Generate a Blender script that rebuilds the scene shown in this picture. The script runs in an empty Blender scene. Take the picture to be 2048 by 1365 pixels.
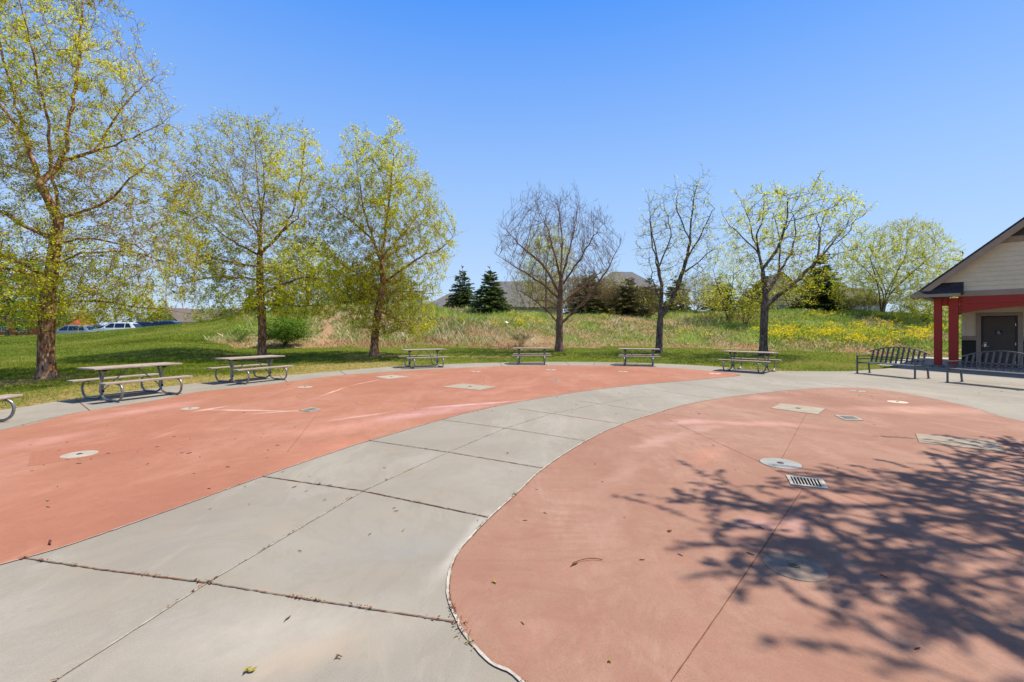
import bpy, bmesh, math, random
import numpy as np
from mathutils import Vector, Matrix
R = math.radians
random.seed(7)
SC = bpy.context.scene
COL = SC.collection
F, H0, CX, HY = 900.0, 1.65, 1024.0, 658.0      # focal length in photo pixels, eye height, principal column, horizon row

# ---------------------------------------------------------------- camera, sky, sun, exposure
cam_d = bpy.data.cameras.new('camera'); cam = bpy.data.objects.new('camera', cam_d); COL.objects.link(cam)
cam.location = (0, 0, H0); cam.rotation_euler = (R(90), 0, 0)
cam_d.sensor_width = 36; cam_d.lens = 36*F/2048; cam_d.shift_y = -(682.5-HY)/2048
cam_d.clip_start = 0.05; cam_d.clip_end = 6000
SC.camera = cam
SUN_EL, SUN_AZ = R(62), R(14)                    # azimuth measured from +X towards +Y
S = Vector((math.cos(SUN_EL)*math.cos(SUN_AZ), math.cos(SUN_EL)*math.sin(SUN_AZ), math.sin(SUN_EL)))
w = bpy.data.worlds.new('World'); SC.world = w; w.use_nodes = True
nt = w.node_tree; bg = nt.nodes['Background']
sky = nt.nodes.new('ShaderNodeTexSky'); sky.sky_type = 'NISHITA'; sky.sun_disc = False
sky.sun_elevation = SUN_EL; sky.sun_rotation = math.atan2(S.x, S.y)
sky.altitude = 300; sky.air_density = 1.0; sky.dust_density = 0.3; sky.ozone_density = 3.6
hs = nt.nodes.new('ShaderNodeHueSaturation'); hs.inputs['Saturation'].default_value = 1.25; hs.inputs['Value'].default_value = 1.1
nt.links.new(sky.outputs[0], hs.inputs['Color'])
wg = nt.nodes.new('ShaderNodeTexCoord'); ws = nt.nodes.new('ShaderNodeSeparateXYZ'); nt.links.new(wg.outputs['Generated'], ws.inputs[0])
wr = nt.nodes.new('ShaderNodeValToRGB'); nt.links.new(ws.outputs['Z'], wr.inputs[0])   # clear spring air: pale blue at the horizon, deep blue overhead
for e, (p, c) in zip((wr.color_ramp.elements[0], wr.color_ramp.elements[1], wr.color_ramp.elements.new(.3), wr.color_ramp.elements.new(.62)), ((0, (3.4, 4.4, 5.7, 1)), (1, (.34, 1.4, 4.6, 1)), (.27, (2.2, 3.5, 5.8, 1)), (.60, (.50, 1.92, 5.8, 1)))): e.position = p; e.color = c
wm_ = nt.nodes.new('ShaderNodeMix'); wm_.data_type = 'RGBA'; wm_.inputs[0].default_value = .9
nt.links.new(hs.outputs[0], wm_.inputs[6]); nt.links.new(wr.outputs[0], wm_.inputs[7]); nt.links.new(wm_.outputs[2], bg.inputs[0])
bg.inputs[1].default_value = 0.115
sun_d = bpy.data.lights.new('sun', 'SUN'); sun = bpy.data.objects.new('sun', sun_d); COL.objects.link(sun)
sun_d.energy = 5.0; sun_d.angle = R(0.53); sun_d.color = (1, .91, .76)
sun.rotation_euler = S.to_track_quat('Z', 'Y').to_euler(); sun.location = (30, 10, 60)
SC.view_settings.view_transform = 'Standard'; SC.view_settings.look = 'None'
SC.view_settings.exposure = 0.58; SC.view_settings.gamma = 1
SC.cycles.max_bounces = 6; SC.cycles.transparent_max_bounces = 6

# ---------------------------------------------------------------- helpers
def link(o, parent=None):
    COL.objects.link(o)
    if parent: o.parent = parent
    return o
def tag(o, label=None, cat=None, group=None, kind=None):
    if label: o['label'] = label
    if cat: o['category'] = cat
    if group: o['group'] = group
    if kind: o['kind'] = kind
    return o
def empty(name, loc=(0, 0, 0), rz=0, label=None, cat=None, group=None):
    o = bpy.data.objects.new(name, None); o.empty_display_size = .2
    o.location = loc; o.rotation_euler = (0, 0, rz); link(o)
    return tag(o, label, cat, group)
def G(px, py):                                     # photo pixel -> point of the flat ground
    Y = F*H0/(py-HY); return ((px-CX)/F*Y, Y)
def P(px, py, Y): return ((px-CX)/F*Y, Y, H0+(HY-py)/F*Y)
def mesh_np(name, V, Fc, mat, parent=None, tint=None, smooth=False):
    V = np.asarray(V, np.float32); Fc = np.asarray(Fc, np.int32)
    me = bpy.data.meshes.new(name); n, k = Fc.shape
    me.vertices.add(len(V)); me.vertices.foreach_set('co', V.ravel())
    me.loops.add(n*k); me.loops.foreach_set('vertex_index', Fc.ravel())
    me.polygons.add(n); me.polygons.foreach_set('loop_start', np.arange(0, n*k, k, dtype=np.int32))
    if smooth: me.polygons.foreach_set('use_smooth', np.ones(n, bool))
    me.update(calc_edges=True)
    if tint is not None:
        a = me.attributes.new('tint', 'FLOAT', 'FACE'); a.data.foreach_set('value', np.asarray(tint, np.float32))
    me.materials.append(mat)
    return link(bpy.data.objects.new(name, me), parent)
class MB:
    def __init__(s): s.v = []; s.f = []
    def add(s, v, f):
        b = len(s.v); s.v += [tuple(p) for p in v]; s.f += [tuple(i+b for i in q) for q in f]; return s
    def box(s, c, d, M=None):
        x, y, z = d[0]/2, d[1]/2, d[2]/2
        v = [Vector((a*x, b*y, e*z)) for e in (-1, 1) for a, b in ((-1, -1), (1, -1), (1, 1), (-1, 1))]
        if M is not None: v = [M @ p for p in v]
        v = [p+Vector(c) for p in v]
        return s.add(v, [(3, 2, 1, 0), (4, 5, 6, 7), (0, 1, 5, 4), (1, 2, 6, 5), (2, 3, 7, 6), (3, 0, 4, 7)])
    def bar(s, a, b, w_, h_):                      # rectangular bar from a to b
        a, b = Vector(a), Vector(b); d = b-a; q = d.to_track_quat('X', 'Z').to_matrix()
        return s.box((a+b)/2, (d.length, w_, h_), q)
    def prism(s, poly, axis, a, b):                # polygon in two coordinates, extruded along the third
        def mk(u, v_, t): return {'x': (t, u, v_), 'y': (u, t, v_), 'z': (u, v_, t)}[axis]
        n = len(poly); v = [mk(u, q, a) for u, q in poly]+[mk(u, q, b) for u, q in poly]
        f = [tuple(range(n))[::-1], tuple(range(n, 2*n))]+[(i, (i+1) % n, n+(i+1) % n, n+i) for i in range(n)]
        return s.add(v, f)
    def tube(s, pts, r, n=10, cap=True):
        pts = [Vector(p) for p in pts]; m = len(pts); rs = r if isinstance(r, (list, tuple)) else [r]*m
        t0 = (pts[1]-pts[0]).normalized(); up = Vector((0, 0, 1)) if abs(t0.z) < .9 else Vector((1, 0, 0))
        a = t0.cross(up).normalized(); V = []
        for i in range(m):
            t = (pts[min(i+1, m-1)]-pts[max(i-1, 0)]).normalized()
            a = (a-t*a.dot(t)).normalized(); b = t.cross(a)
            V += [pts[i]+(a*math.cos(2*math.pi*k/n)+b*math.sin(2*math.pi*k/n))*rs[i] for k in range(n)]
        fs = [(i*n+k, i*n+(k+1) % n, (i+1)*n+(k+1) % n, (i+1)*n+k) for i in range(m-1) for k in range(n)]
        if cap: fs += [tuple(range(n))[::-1], tuple(range((m-1)*n, m*n))]
        return s.add(V, fs)
    def lathe(s, prof, c=(0, 0, 0), n=24):         # (radius, z) profile turned about z
        m = len(prof); V = [(c[0]+r*math.cos(2*math.pi*k/n), c[1]+r*math.sin(2*math.pi*k/n), c[2]+z) for r, z in prof for k in range(n)]
        fs = [(i*n+k, i*n+(k+1) % n, (i+1)*n+(k+1) % n, (i+1)*n+k) for i in range(m-1) for k in range(n)]
        fs += [tuple(range(n))[::-1], tuple(range((m-1)*n, m*n))]
        return s.add(V, fs)
    def build(s, name, mat, parent=None, bevel=0, smooth=False):
        me = bpy.data.meshes.new(name); me.from_pydata([tuple(p) for p in s.v], [], s.f); me.update()
        bm = bmesh.new(); bm.from_mesh(me); bmesh.ops.recalc_face_normals(bm, faces=bm.faces); bm.to_mesh(me); bm.free()
        if smooth:
            me.polygons.foreach_set('use_smooth', [True]*len(me.polygons)); me.set_sharp_from_angle(angle=R(40))
        me.materials.append(mat); o = link(bpy.data.objects.new(name, me), parent)
        if bevel:
            b = o.modifiers.new('bevel', 'BEVEL'); b.width = bevel; b.segments = 2; b.limit_method = 'ANGLE'
        return o
def catmull(pts, n=6, closed=False):
    p = [Vector(q) for q in pts]; m = len(p); out = []
    for i in range(m if closed else m-1):
        a, b, c, d = (p[(i-1) % m], p[i], p[(i+1) % m], p[(i+2) % m]) if closed else (p[max(i-1, 0)], p[i], p[i+1], p[min(i+2, m-1)])
        for k in range(n):
            t = k/n; out.append(.5*((2*b)+(c-a)*t+(2*a-5*b+4*c-d)*t*t+(3*b-a-3*c+d)*t**3))
    if not closed: out.append(p[-1])
    return out
def copy_tree(o, parent=None):
    c = o.copy(); COL.objects.link(c); c.parent = parent
    for ch in list(o.children): copy_tree(ch, c)
    return c

# ---------------------------------------------------------------- materials
def lin(c): return tuple((x/12.92 if x <= .04045 else ((x+.055)/1.055)**2.4) for x in (v/255 for v in c))+(1,)
class NT:
    def __init__(s, name):
        s.m = bpy.data.materials.new(name); s.m.use_nodes = True; s.t = s.m.node_tree
        s.b = s.t.nodes['Principled BSDF']; s.b.inputs['Specular IOR Level'].default_value = .3
        s.co = s.n('TexCoord').outputs['Object']
    def n(s, typ, **kw):
        o = s.t.nodes.new('ShaderNode'+typ)
        for k, v in kw.items(): setattr(o, k, v)
        return o
    def L(s, a, b): s.t.links.new(a, b)
    def noise(s, scale, detail=4, rough=.6, vec=None, out='Fac', dist=0):
        o = s.n('TexNoise'); o.inputs['Scale'].default_value = scale; o.inputs['Detail'].default_value = detail
        o.inputs['Roughness'].default_value = rough; o.inputs['Distortion'].default_value = dist
        s.L(vec if vec is not None else s.co, o.inputs['Vector']); return o.outputs[out]
    def ramp(s, fac, stops, interp='LINEAR'):
        o = s.n('ValToRGB'); e = o.color_ramp.elements; o.color_ramp.interpolation = interp
        while len(e) < len(stops): e.new(.5)
        for i, (p, c) in enumerate(stops):
            e[i].position = p; e[i].color = c if len(c) == 4 else tuple(c)+(1,)
        s.L(fac, o.inputs[0]); return o.outputs[0]
    def mix(s, fac, a, b, mode='MIX'):
        o = s.n('Mix', data_type='RGBA', blend_type=mode)
        for sock, v in ((o.inputs[0], fac), (o.inputs[6], a), (o.inputs[7], b)):
            if hasattr(v, 'links') or hasattr(v, 'is_linked'): s.L(v, sock)
            else: sock.default_value = v
        return o.outputs[2]
    def math(s, op, a, b=None, clamp=False):
        o = s.n('Math', operation=op, use_clamp=clamp)
        for sock, v in ((o.inputs[0], a), (o.inputs[1], b)):
            if v is None: continue
            if hasattr(v, 'is_linked'): s.L(v, sock)
            else: sock.default_value = v
        return o.outputs[0]
    def scale(s, vec, sc, rot=(0, 0, 0), loc=(0, 0, 0), kind='POINT'):
        o = s.n('Mapping', vector_type=kind); o.inputs['Scale'].default_value = sc; o.inputs['Rotation'].default_value = rot
        o.inputs['Location'].default_value = loc; s.L(vec, o.inputs[0]); return o.outputs[0]
    def bump(s, h, strength=.3, dist=.01):
        o = s.n('Bump'); o.inputs['Strength'].default_value = strength; o.inputs['Distance'].default_value = dist
        s.L(h, o.inputs['Height']); s.L(o.outputs[0], s.b.inputs['Normal'])
    def color(s, c): s.L(c, s.b.inputs['Base Color'])
    def set(s, rough=None, metal=None, spec=None):
        if rough is not None: s.b.inputs['Roughness'].default_value = rough
        if metal is not None: s.b.inputs['Metallic'].default_value = metal
        if spec is not None: s.b.inputs['Specular IOR Level'].default_value = spec
def noisy(name, c1, c2, scale=8, rough=.8, bump=.2, bscale=None, metal=0, detail=5, stretch=None, spec=.3, bdist=.01):
    t = NT(name); v = t.scale(t.co, stretch) if stretch else None
    f = t.noise(scale, detail, .65, v); t.color(t.ramp(f, [(.3, lin(c1)), (.7, lin(c2))])); t.set(rough, metal, spec)
    if bump: t.bump(t.noise(bscale or scale*3, 4, .6, v), bump, bdist)
    return t.m
def leafmat(name, stops, trans=.35, rough=.6):
    t = NT(name); a = t.n('Attribute'); a.attribute_name = 'tint'
    c = t.ramp(a.outputs['Fac'], [(p, lin(q)) for p, q in stops]); t.color(c); t.set(rough, 0, .25)
    tr = t.n('BsdfTranslucent'); mx = t.n('MixShader'); mx.inputs[0].default_value = trans
    t.L(c, tr.inputs[0]); t.L(t.b.outputs[0], mx.inputs[1]); t.L(tr.outputs[0], mx.inputs[2])
    t.L(mx.outputs[0], t.t.nodes['Material Output'].inputs[0]); return t.m
def glass_dark(name, c=(20, 24, 28)):
    t = NT(name); t.b.inputs['Base Color'].default_value = lin(c); t.set(.08, 0, .8); return t.m

def stain_mat(name, base, fine, stains, streak, edge, k=1.0, dk_=.86):
    """broom-finished coloured concrete with chalky and damp stains of their own shape"""
    t = NT(name)
    big = t.noise(.35, 4, .55); mid = t.noise(2.2, 6, .65); fin = t.noise(140, 3, .7)
    c = t.ramp(big, [(.3, lin(base[0])), (.5, lin(base[1])), (.7, lin(base[2]))])
    c = t.mix(t.ramp(mid, [(.42, (0, 0, 0, 1)), (.66, (.75*k, .75*k, .75*k, 1))]), c, lin(fine[0]))
    c = t.mix(t.ramp(fin, [(.36, (.55, .55, .55, 1)), (.5, (0, 0, 0, 1))]), c, lin(fine[1]))
    c = t.mix(t.ramp(t.noise(900, 2, .6), [(.60, (0, 0, 0, 1)), (.72, (.55, .55, .55, 1))]), c, lin(fine[2]))
    sv = t.scale(t.co, streak[0], (0, 0, streak[1])); st = t.noise(6, 5, .7, sv)
    c = t.mix(t.ramp(st, [(.46, (0, 0, 0, 1)), (.66, (.5*k, .5*k, .5*k, 1))]), c, lin(edge))
    dv = t.n('VectorMath', operation='ADD'); nv = t.n('VectorMath', operation='SCALE'); nv.inputs['Scale'].default_value = .9
    sub = t.n('VectorMath', operation='SUBTRACT'); sub.inputs[1].default_value = (.5, .5, .5)
    t.L(t.noise(.9, 4, .6, None, 'Color'), sub.inputs[0]); t.L(sub.outputs[0], nv.inputs[0])
    t.L(t.co, dv.inputs[0]); t.L(nv.outputs[0], dv.inputs[1])
    dw = t.n('VectorMath', operation='ADD'); nw = t.n('VectorMath', operation='SCALE'); nw.inputs['Scale'].default_value = .18
    t.L(sub.outputs[0], nw.inputs[0]); t.L(t.co, dw.inputs[0]); t.L(nw.outputs[0], dw.inputs[1])
    brk = t.noise(1.6, 6, .7)
    sc1 = t.noise(1.1, 7, .72, t.scale(t.co, (1, .28, 1), (0, 0, streak[1]+.9)), dist=.6)      # scuffs and dried puddle rims
    c = t.mix(t.ramp(sc1, [(.52, (0, 0, 0, 1)), (.60, (.32*k, .32*k, .32*k, 1)), (.66, (.06*k, .06*k, .06*k, 1)), (.8, (.4*k, .4*k, .4*k, 1))]), c, lin(fine[2]))
    wv = t.noise(.75, 8, .7, None, dist=1.2)
    c = t.mix(t.ramp(wv, [(.44, (0, 0, 0, 1)), (.50, (.30*k, .30*k, .30*k, 1)), (.53, (0, 0, 0, 1)), (.62, (0, 0, 0, 1)), (.70, (.45*k, .45*k, .45*k, 1))]), c, lin(fine[1]))
    c = t.mix(t.ramp(t.noise(46, 4, .7), [(.62, (0, 0, 0, 1)), (.7, (.35, .35, .35, 1))]), c, lin(fine[1]))
    for (p1, p2, wd, amt, colr, soft) in stains:
        a, b = Vector(G(*p1)), Vector(G(*p2)); m = (a+b)/2; d = b-a
        v = t.scale((dv if soft else dw).outputs[0], (d.length/2+wd, wd, 5), (0, 0, math.atan2(d.y, d.x)), (m.x, m.y, 0), 'TEXTURE')
        ln = t.n('VectorMath', operation='LENGTH'); t.L(v, ln.inputs[0])
        fac = t.ramp(ln.outputs['Value'], [(.1, (amt, amt, amt, 1)), (1, (0, 0, 0, 1))], 'EASE')
        fac = t.math('MULTIPLY', fac, t.ramp(brk, [(.3, (.25, .25, .25, 1)), (.6, (1, 1, 1, 1))]))
        c = t.mix(fac, c, lin(colr))
    c = t.mix(1.0, c, (dk_, dk_, dk_, 1), 'MULTIPLY')
    t.color(c); t.set(.85, 0, .25)
    bv = t.scale(t.co, (1, 14, 1), (0, 0, streak[1]))
    t.bump(t.math('ADD', t.math('MULTIPLY', t.noise(10, 3, .6, bv), .5), t.noise(160, 3, .6)), .35, .004)
    return t.m
# ---------------------------------------------------------------- terrain
PC = np.array([2.0, 9.5]); PR = 12.9
TX = np.array([-400, 0, 160, 340, 430, 480, 560, 650, 800, 880, 1000, 1150, 1300, 1500, 1640, 1750, 1850, 2048, 2500.])-CX
TYC = np.array([690, 673, 667, 650, 641, 628, 620, 611, 610, 616, 621, 627, 627, 622, 622, 625, 634, 640, 640.])
TDC = np.array([46, 46, 46, 46, 45.5, 44.5, 44, 44, 44, 44, 44, 44, 44, 42, 41, 40, 40, 40, 40.])
TDF = np.array([28, 28, 28, 28, 28, 28.5, 29, 29.5, 30, 30, 30, 30, 30, 28.5, 27, 26, 26, 26, 26.])
TZF = np.array([.1, .40, .54, .86, .66, .42, .39, .47, .48, .42, .35, .35, .35, .29, .27, .29, .35, .35, .35])
TZC = H0+(HY-TYC)*TDC/F
TZB = np.array([.2, .3, .3, .5, .8, 1.2, 1.6, 2, 2, 2, 2, 2, 2, 2, 2, 2, 2, 2, 2.])
BO = np.array([18.7, 18.85]); BD = np.array([.66, -.751]); BM = np.array([.751, .66])
BROT = math.atan2(BD[1], BD[0])
def sst(a, b, x):
    t = np.clip((x-a)/(b-a), 0, 1); return t*t*(3-2*t)
def vnoise(x, y, seed=0, sc=1.0):
    rg = np.random.default_rng(seed); o = np.zeros_like(x, dtype=float); amp = 0
    for k in range(14):
        a = rg.uniform(0, 2*np.pi); f = sc*2**rg.uniform(-1.2, 1.8); ph = rg.uniform(0, 6.28); A = f**-.5
        o += A*np.sin(f*(x*np.cos(a)+y*np.sin(a))+ph+1.3*np.sin(f*.6*(x*np.sin(a)-y*np.cos(a))+ph*2)); amp += A*A
    return o/np.sqrt(amp/2)
def tparts(X, Y):
    X = np.asarray(X, float); Y = np.asarray(Y, float)
    u = np.clip(F*X/np.maximum(Y, .5), -1424, 1476)
    i = lambda a: np.interp(u, TX, a)
    zf, zc, zb, df, dc = i(TZF), i(TZC), i(TZB), i(TDF), i(TDC)
    r = np.hypot(X-PC[0], Y-PC[1])
    rf = np.hypot(u*df/F-PC[0], df-PC[1]); rc = np.hypot(u*dc/F-PC[0], dc-PC[1])
    return u, r, rf, rc, zf, zc, zb
def tz(X, Y):
    X = np.asarray(X, float); Y = np.asarray(Y, float)
    u, r, rf, rc, zf, zc, zb = tparts(X, Y)
    s1 = np.clip((r-PR)/(rf-PR), 0, 1); s2 = np.clip((r-rf)/(rc-rf), 0, 1)
    g = .55*s2+.45*s2*s2*(3-2*s2)
    z = -.03+(zf+.03)*s1**1.15+(zc-zf)*g
    s3 = sst(0, 1, (r-rc)/16); z = z-(zc-zb)*s3*(r > rc)
    z = z*(1-sst(120, 400, r))
    bump = vnoise(X, Y, 3, .9)*.10*sst(.15, .5, s2)*(1-s3)*sst(-600, -500, u)
    z = z+bump
    z = np.where(Y > 6, z, -.03+(z+.03)*sst(0, 6, Y))
    # the flat pad round the building and the pavement in front of it
    t = (X-BO[0])*BD[0]+(Y-BO[1])*BD[1]; q = (X-BO[0])*BM[0]+(Y-BO[1])*BM[1]
    dd = np.maximum(np.maximum(-1.8-t, 0), np.maximum(q-9, 0))
    k = sst(0, 4, dd)
    return -.03+(z+.03)*k
def tz1(x, y): return float(tz(np.array([x]), np.array([y]))[0])
def T(px, py, lo=8, hi=90):                        # photo pixel -> point of the terrain it shows
    Y = np.linspace(lo, hi, 3000); X = (px-CX)/F*Y
    d = H0+(HY-py)/F*Y-tz(X, Y); i = np.argmax(d <= 0) if (d <= 0).any() else len(Y)-1
    return X[i], Y[i], tz1(X[i], Y[i])
def wildmask(X, Y):                                # 1 on the unmown bank
    u, r, rf, rc, zf, zc, zb = tparts(X, Y)
    s2 = (r-rf)/(rc-rf); edge = vnoise(X, Y, 5, .8)*.05
    left = -592+s2*95+edge*300
    return sst(-.03, .05, s2+edge)*sst(left-12, left+14, u)*(Y > 5)*(1-sst(1.5, 2.2, s2))

az = np.radians(np.concatenate([np.linspace(-180, -62, 36)[:-1], np.linspace(-62, 62, 420), np.linspace(62, 180, 36)[1:-1]]))
rr = np.concatenate([np.linspace(.5, 8, 10), np.linspace(8.4, 52, 170), 52*1.07**np.arange(1, 70)])
A, RR = np.meshgrid(az, rr); GX = RR*np.sin(A); GY = RR*np.cos(A); GZ = tz(GX, GY)
nr, na = GX.shape; idx = np.arange(nr*na).reshape(nr, na)
a_, b_ = idx[:-1, :], idx[1:, :]
Q = np.stack([a_, np.roll(a_, -1, 1), np.roll(b_, -1, 1), b_], -1).reshape(-1, 4)
GV = np.stack([GX, GY, GZ], -1).reshape(-1, 3)
def lawn_mat():
    t = NT('lawn_turf'); at = t.n('Attribute'); at.attribute_name = 'wild'
    big = t.noise(.22, 5, .6); mid = t.noise(1.3, 6, .7); fin = t.noise(26, 4, .75)
    g = t.ramp(big, [(.3, lin((80, 90, 26))), (.5, lin((92, 106, 26))), (.7, lin((118, 112, 44)))])
    g = t.mix(t.ramp(mid, [(.52, (0, 0, 0, 1)), (.72, (.75, .75, .75, 1))]), g, lin((150, 138, 84)))
    g = t.mix(t.ramp(fin, [(.35, (.7, .7, .7, 1)), (.6, (0, 0, 0, 1))]), g, lin((66, 84, 20)))
    ed = t.n('Attribute'); ed.attribute_name = 'worn'
    g = t.mix(t.math('MULTIPLY', ed.outputs['Fac'], t.ramp(t.noise(5, 5, .7), [(.38, (.1, .1, .1, 1)), (.58, (1, 1, 1, 1))])), g, t.ramp(t.noise(11, 5, .8), [(.36, lin((84, 66, 42))), (.5, lin((150, 126, 82))), (.66, lin((182, 158, 112)))]))
    wld = t.ramp(t.noise(1.1, 6, .7), [(.35, lin((128, 120, 62))), (.5, lin((168, 146, 104))), (.7, lin((196, 174, 138)))])
    wld = t.mix(t.ramp(t.noise(14, 5, .75), [(.35, (.8, .8, .8, 1)), (.6, (0, 0, 0, 1))]), wld, lin((76, 62, 42)))
    dirt = t.n('Attribute'); dirt.attribute_name = 'dirt'
    wld = t.mix(dirt.outputs['Fac'], wld, t.ramp(fin, [(.3, lin((118, 88, 66))), (.7, lin((176, 146, 116)))]))
    t.color(t.mix(at.outputs['Fac'], g, wld)); t.set(.95, 0, .1); t.bump(t.noise(40, 5, .75), .8, .03); return t.m
ter = mesh_np('lawn', GV, Q, lawn_mat(), smooth=True); tag(ter, kind='structure')
fx, fy = GV[:, 0], GV[:, 1]
wm = wildmask(fx, fy)
def path_dist(x, y):                               # trodden path up the bank
    pts = [T(654, 640)[:2], T(655, 655)[:2], T(652, 672)[:2], T(648, 688)[:2]]; d = np.full(x.shape, 9.)
    for (ax, ay), (bx, by) in zip(pts[:-1], pts[1:]):
        tt = np.clip(((x-ax)*(bx-ax)+(y-ay)*(by-ay))/((bx-ax)**2+(by-ay)**2), 0, 1); d = np.minimum(d, np.hypot(x-ax-tt*(bx-ax), y-ay-tt*(by-ay)))
    return d
u_, r_, rf_, rc_, *_ = tparts(fx, fy)
s2_ = (r_-rf_)/(rc_-rf_)
dirt = np.maximum(sst(.62, .1, path_dist(fx, fy)+.22*vnoise(fx, fy, 17, 3)), (.55+.3*vnoise(fx, fy, 9, 1.2))*sst(-.05, .03, s2_)*sst(.2, .08, s2_))
worn = sst(4.2, .3, r_-PR+1.3*vnoise(fx, fy, 12, .7))*sst(60, -330, u_)*.95+.8*sst(.9, .1, np.abs(r_-PR-1.2+.3*vnoise(fx, fy, 2, 1)))*sst(0, 500, u_)*0
worn = np.maximum(worn, sst(.9, .1, np.hypot((fx+1.5)/4.5, (fy-25)/1.1))*.8)
for tx_, ty_ in ((93, 757), (524, 716), (748, 713)):
    cx_, cy_, _z = T(tx_, ty_); worn = np.maximum(worn, .9*sst(2.0, .4, np.hypot(fx-cx_, fy-cy_)+.5*vnoise(fx, fy, 14, 1.5)))
worn = np.maximum(worn, .95*sst(.45, .05, r_-PR+.1*vnoise(fx, fy, 22, 3)))
for nm, val in (('wild', wm), ('dirt', np.clip(dirt, 0, 1)), ('worn', np.clip(worn, 0, 1))):
    a = ter.data.attributes.new(nm, 'FLOAT', 'POINT'); a.data.foreach_set('value', val.astype(np.float32))

# ---------------------------------------------------------------- plaza: concrete, red pads, joints
def sheet(name, pts, z, mat, skirt=0, step=None):
    from mathutils.geometry import delaunay_2d_cdt
    cl = [Vector((p[0], p[1])) for i, p in enumerate(pts) if i == 0 or (Vector(p[:2])-Vector(pts[i-1][:2])).length > .004]; n0 = len(cl)
    xs_ = [p.x for p in cl]; ys_ = [p.y for p in cl]; rgd = random.Random(3); ex = []
    for ix in range(int(min(xs_)), int(max(xs_))+1):
        for iy in range(int(min(ys_)), int(max(ys_))+1):
            q = Vector((ix+rgd.uniform(.2, .8), iy+rgd.uniform(.2, .8)))
            if min((q-c).length for c in cl) > .35: ex.append(q)
    V_, E_, F_, *_r = delaunay_2d_cdt(cl+ex, [(i, (i+1) % n0) for i in range(n0)], [list(range(n0))], 1, 1e-5)
    bm = bmesh.new(); vv = [bm.verts.new((p.x, p.y, z)) for p in V_]
    for f in F_: bm.faces.new([vv[i] for i in f])
    pts = [(p.x, p.y) for p in cl]
    if skirt: vs = [bm.verts.new((p[0], p[1], z)) for p in pts]
    if skirt:
        lo = [bm.verts.new((p[0], p[1], z-skirt)) for p in pts]; n = len(pts)
        for i in range(n): bm.faces.new((vs[i], lo[i], lo[(i+1) % n], vs[(i+1) % n]))
    bm.normal_update()
    for f in bm.faces:
        if f.normal.z < -.5: f.normal_flip()
    me = bpy.data.meshes.new(name); bm.to_mesh(me); bm.free(); me.materials.append(mat)
    return tag(link(bpy.data.objects.new(name, me)), kind='structure')
edge_px = [(0, 820.7), (72, 809.7), (132, 800), (265, 782), (400, 766.4), (588, 750), (722, 738.4), (803, 732.5), (950, 726.8), (1040, 725), (1105, 724.2), (1214, 725), (1324, 728), (1417, 732.8), (1496, 739.2), (1560, 742.5), (1620, 743.2), (1700, 743)]
edge = [G(*p) for p in edge_px]
back = [(10, -6), (0, -8), (-8, -4), (-11.4, 1), (-11.6, 5)]
front = [G(1760, 738.5), G(1868, 728.5), (24, 24), (40, 34), (46, 10), (34, -6)]
outl = [tuple(p)[:2] for p in catmull([(x, y, 0) for x, y in [(-11.6, 5)]+edge], 5)]
conc = stain_mat('broomed_concrete', ((136, 130, 121), (147, 142, 133), (158, 153, 144)), ((148, 136, 119), (120, 115, 107), (178, 173, 164)),
    [((300, 1290), (760, 1240), .5, .35, (196, 190, 180), 1), ((620, 1120), (900, 1060), .35, .4, (140, 142, 144), 1), ((860, 1180), (985, 1020), .12, .5, (205, 204, 200), 0),
     ((1000, 960), (1090, 880), .3, .3, (150, 150, 146), 1), ((540, 1310), (700, 1290), .25, .3, (170, 146, 122), 1), ((1300, 800), (1480, 770), .5, .35, (150, 148, 142), 1),
     ((1700, 770), (1980, 800), .6, .35, (176, 160, 138), 1), ((1150, 850), (1210, 835), .3, .3, (166, 148, 126), 1)], ((3, .35, 1), R(50)), (140, 135, 127), .6, .865)
sheet('plaza', outl+front[0:]+back[:-1], 0.0, conc, skirt=.12)
lp = [(0, 861.8), (132, 830.8), (220, 816), (319, 800), (400, 784.2), (534, 770), (668, 752.8), (803, 743), (950, 735), (1040, 732.4), (1136, 731.6), (1230, 732.5), (1355, 737.5), (1433, 743.7)]
tip = [(1470, 747.5), (1480, 750.2), (1473, 752.8)]
li = [(1440, 756), (1402, 759.4), (1324, 766), (1252, 772.5), (1167, 783), (1105, 793), (1042, 803.5), (961, 820), (884, 840), (740, 882), (700, 894), (525, 954), (339, 1021.7), (160, 1084.4), (50, 1117.5), (0, 1131)]
lpts = [(-8.9, 2.6), (-9.1, 5)]+[G(*p) for p in lp+tip+li]+[(-4.4, 2.1), (-5.6, 1.0)]
v3 = lambda L: [(x, y, 0) for x, y in L]
lout = catmull(v3(lpts), 5)+[Vector((-8, .9, 0))]
rp = [(1043, 1365), (981, 1327), (929.5, 1271), (910, 1232), (898.5, 1203), (895.5, 1179), (899, 1147), (909.6, 1115.5), (929.6, 1087.6), (979.5, 1035.7), (1033, 987.7), (1089, 935.8), (1173, 882), (1241, 850), (1309, 828), (1371, 810), (1449, 796), (1542, 785), (1615, 778.5), (1683, 776), (1751, 778.5), (1841, 793), (1931, 812), (2048, 843.7)]
rpts = [(1.2, .9), (.36, 1.6)]+[G(*p) for p in rp]+[(9.7, 6.5), (10.2, 4.5)]
rout = catmull(v3(rpts), 6)+[Vector((9.5, .5, 0)), Vector((6, -1.5, 0)), Vector((2.6, -.4, 0))]
W_ = (214, 190, 184)
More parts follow.
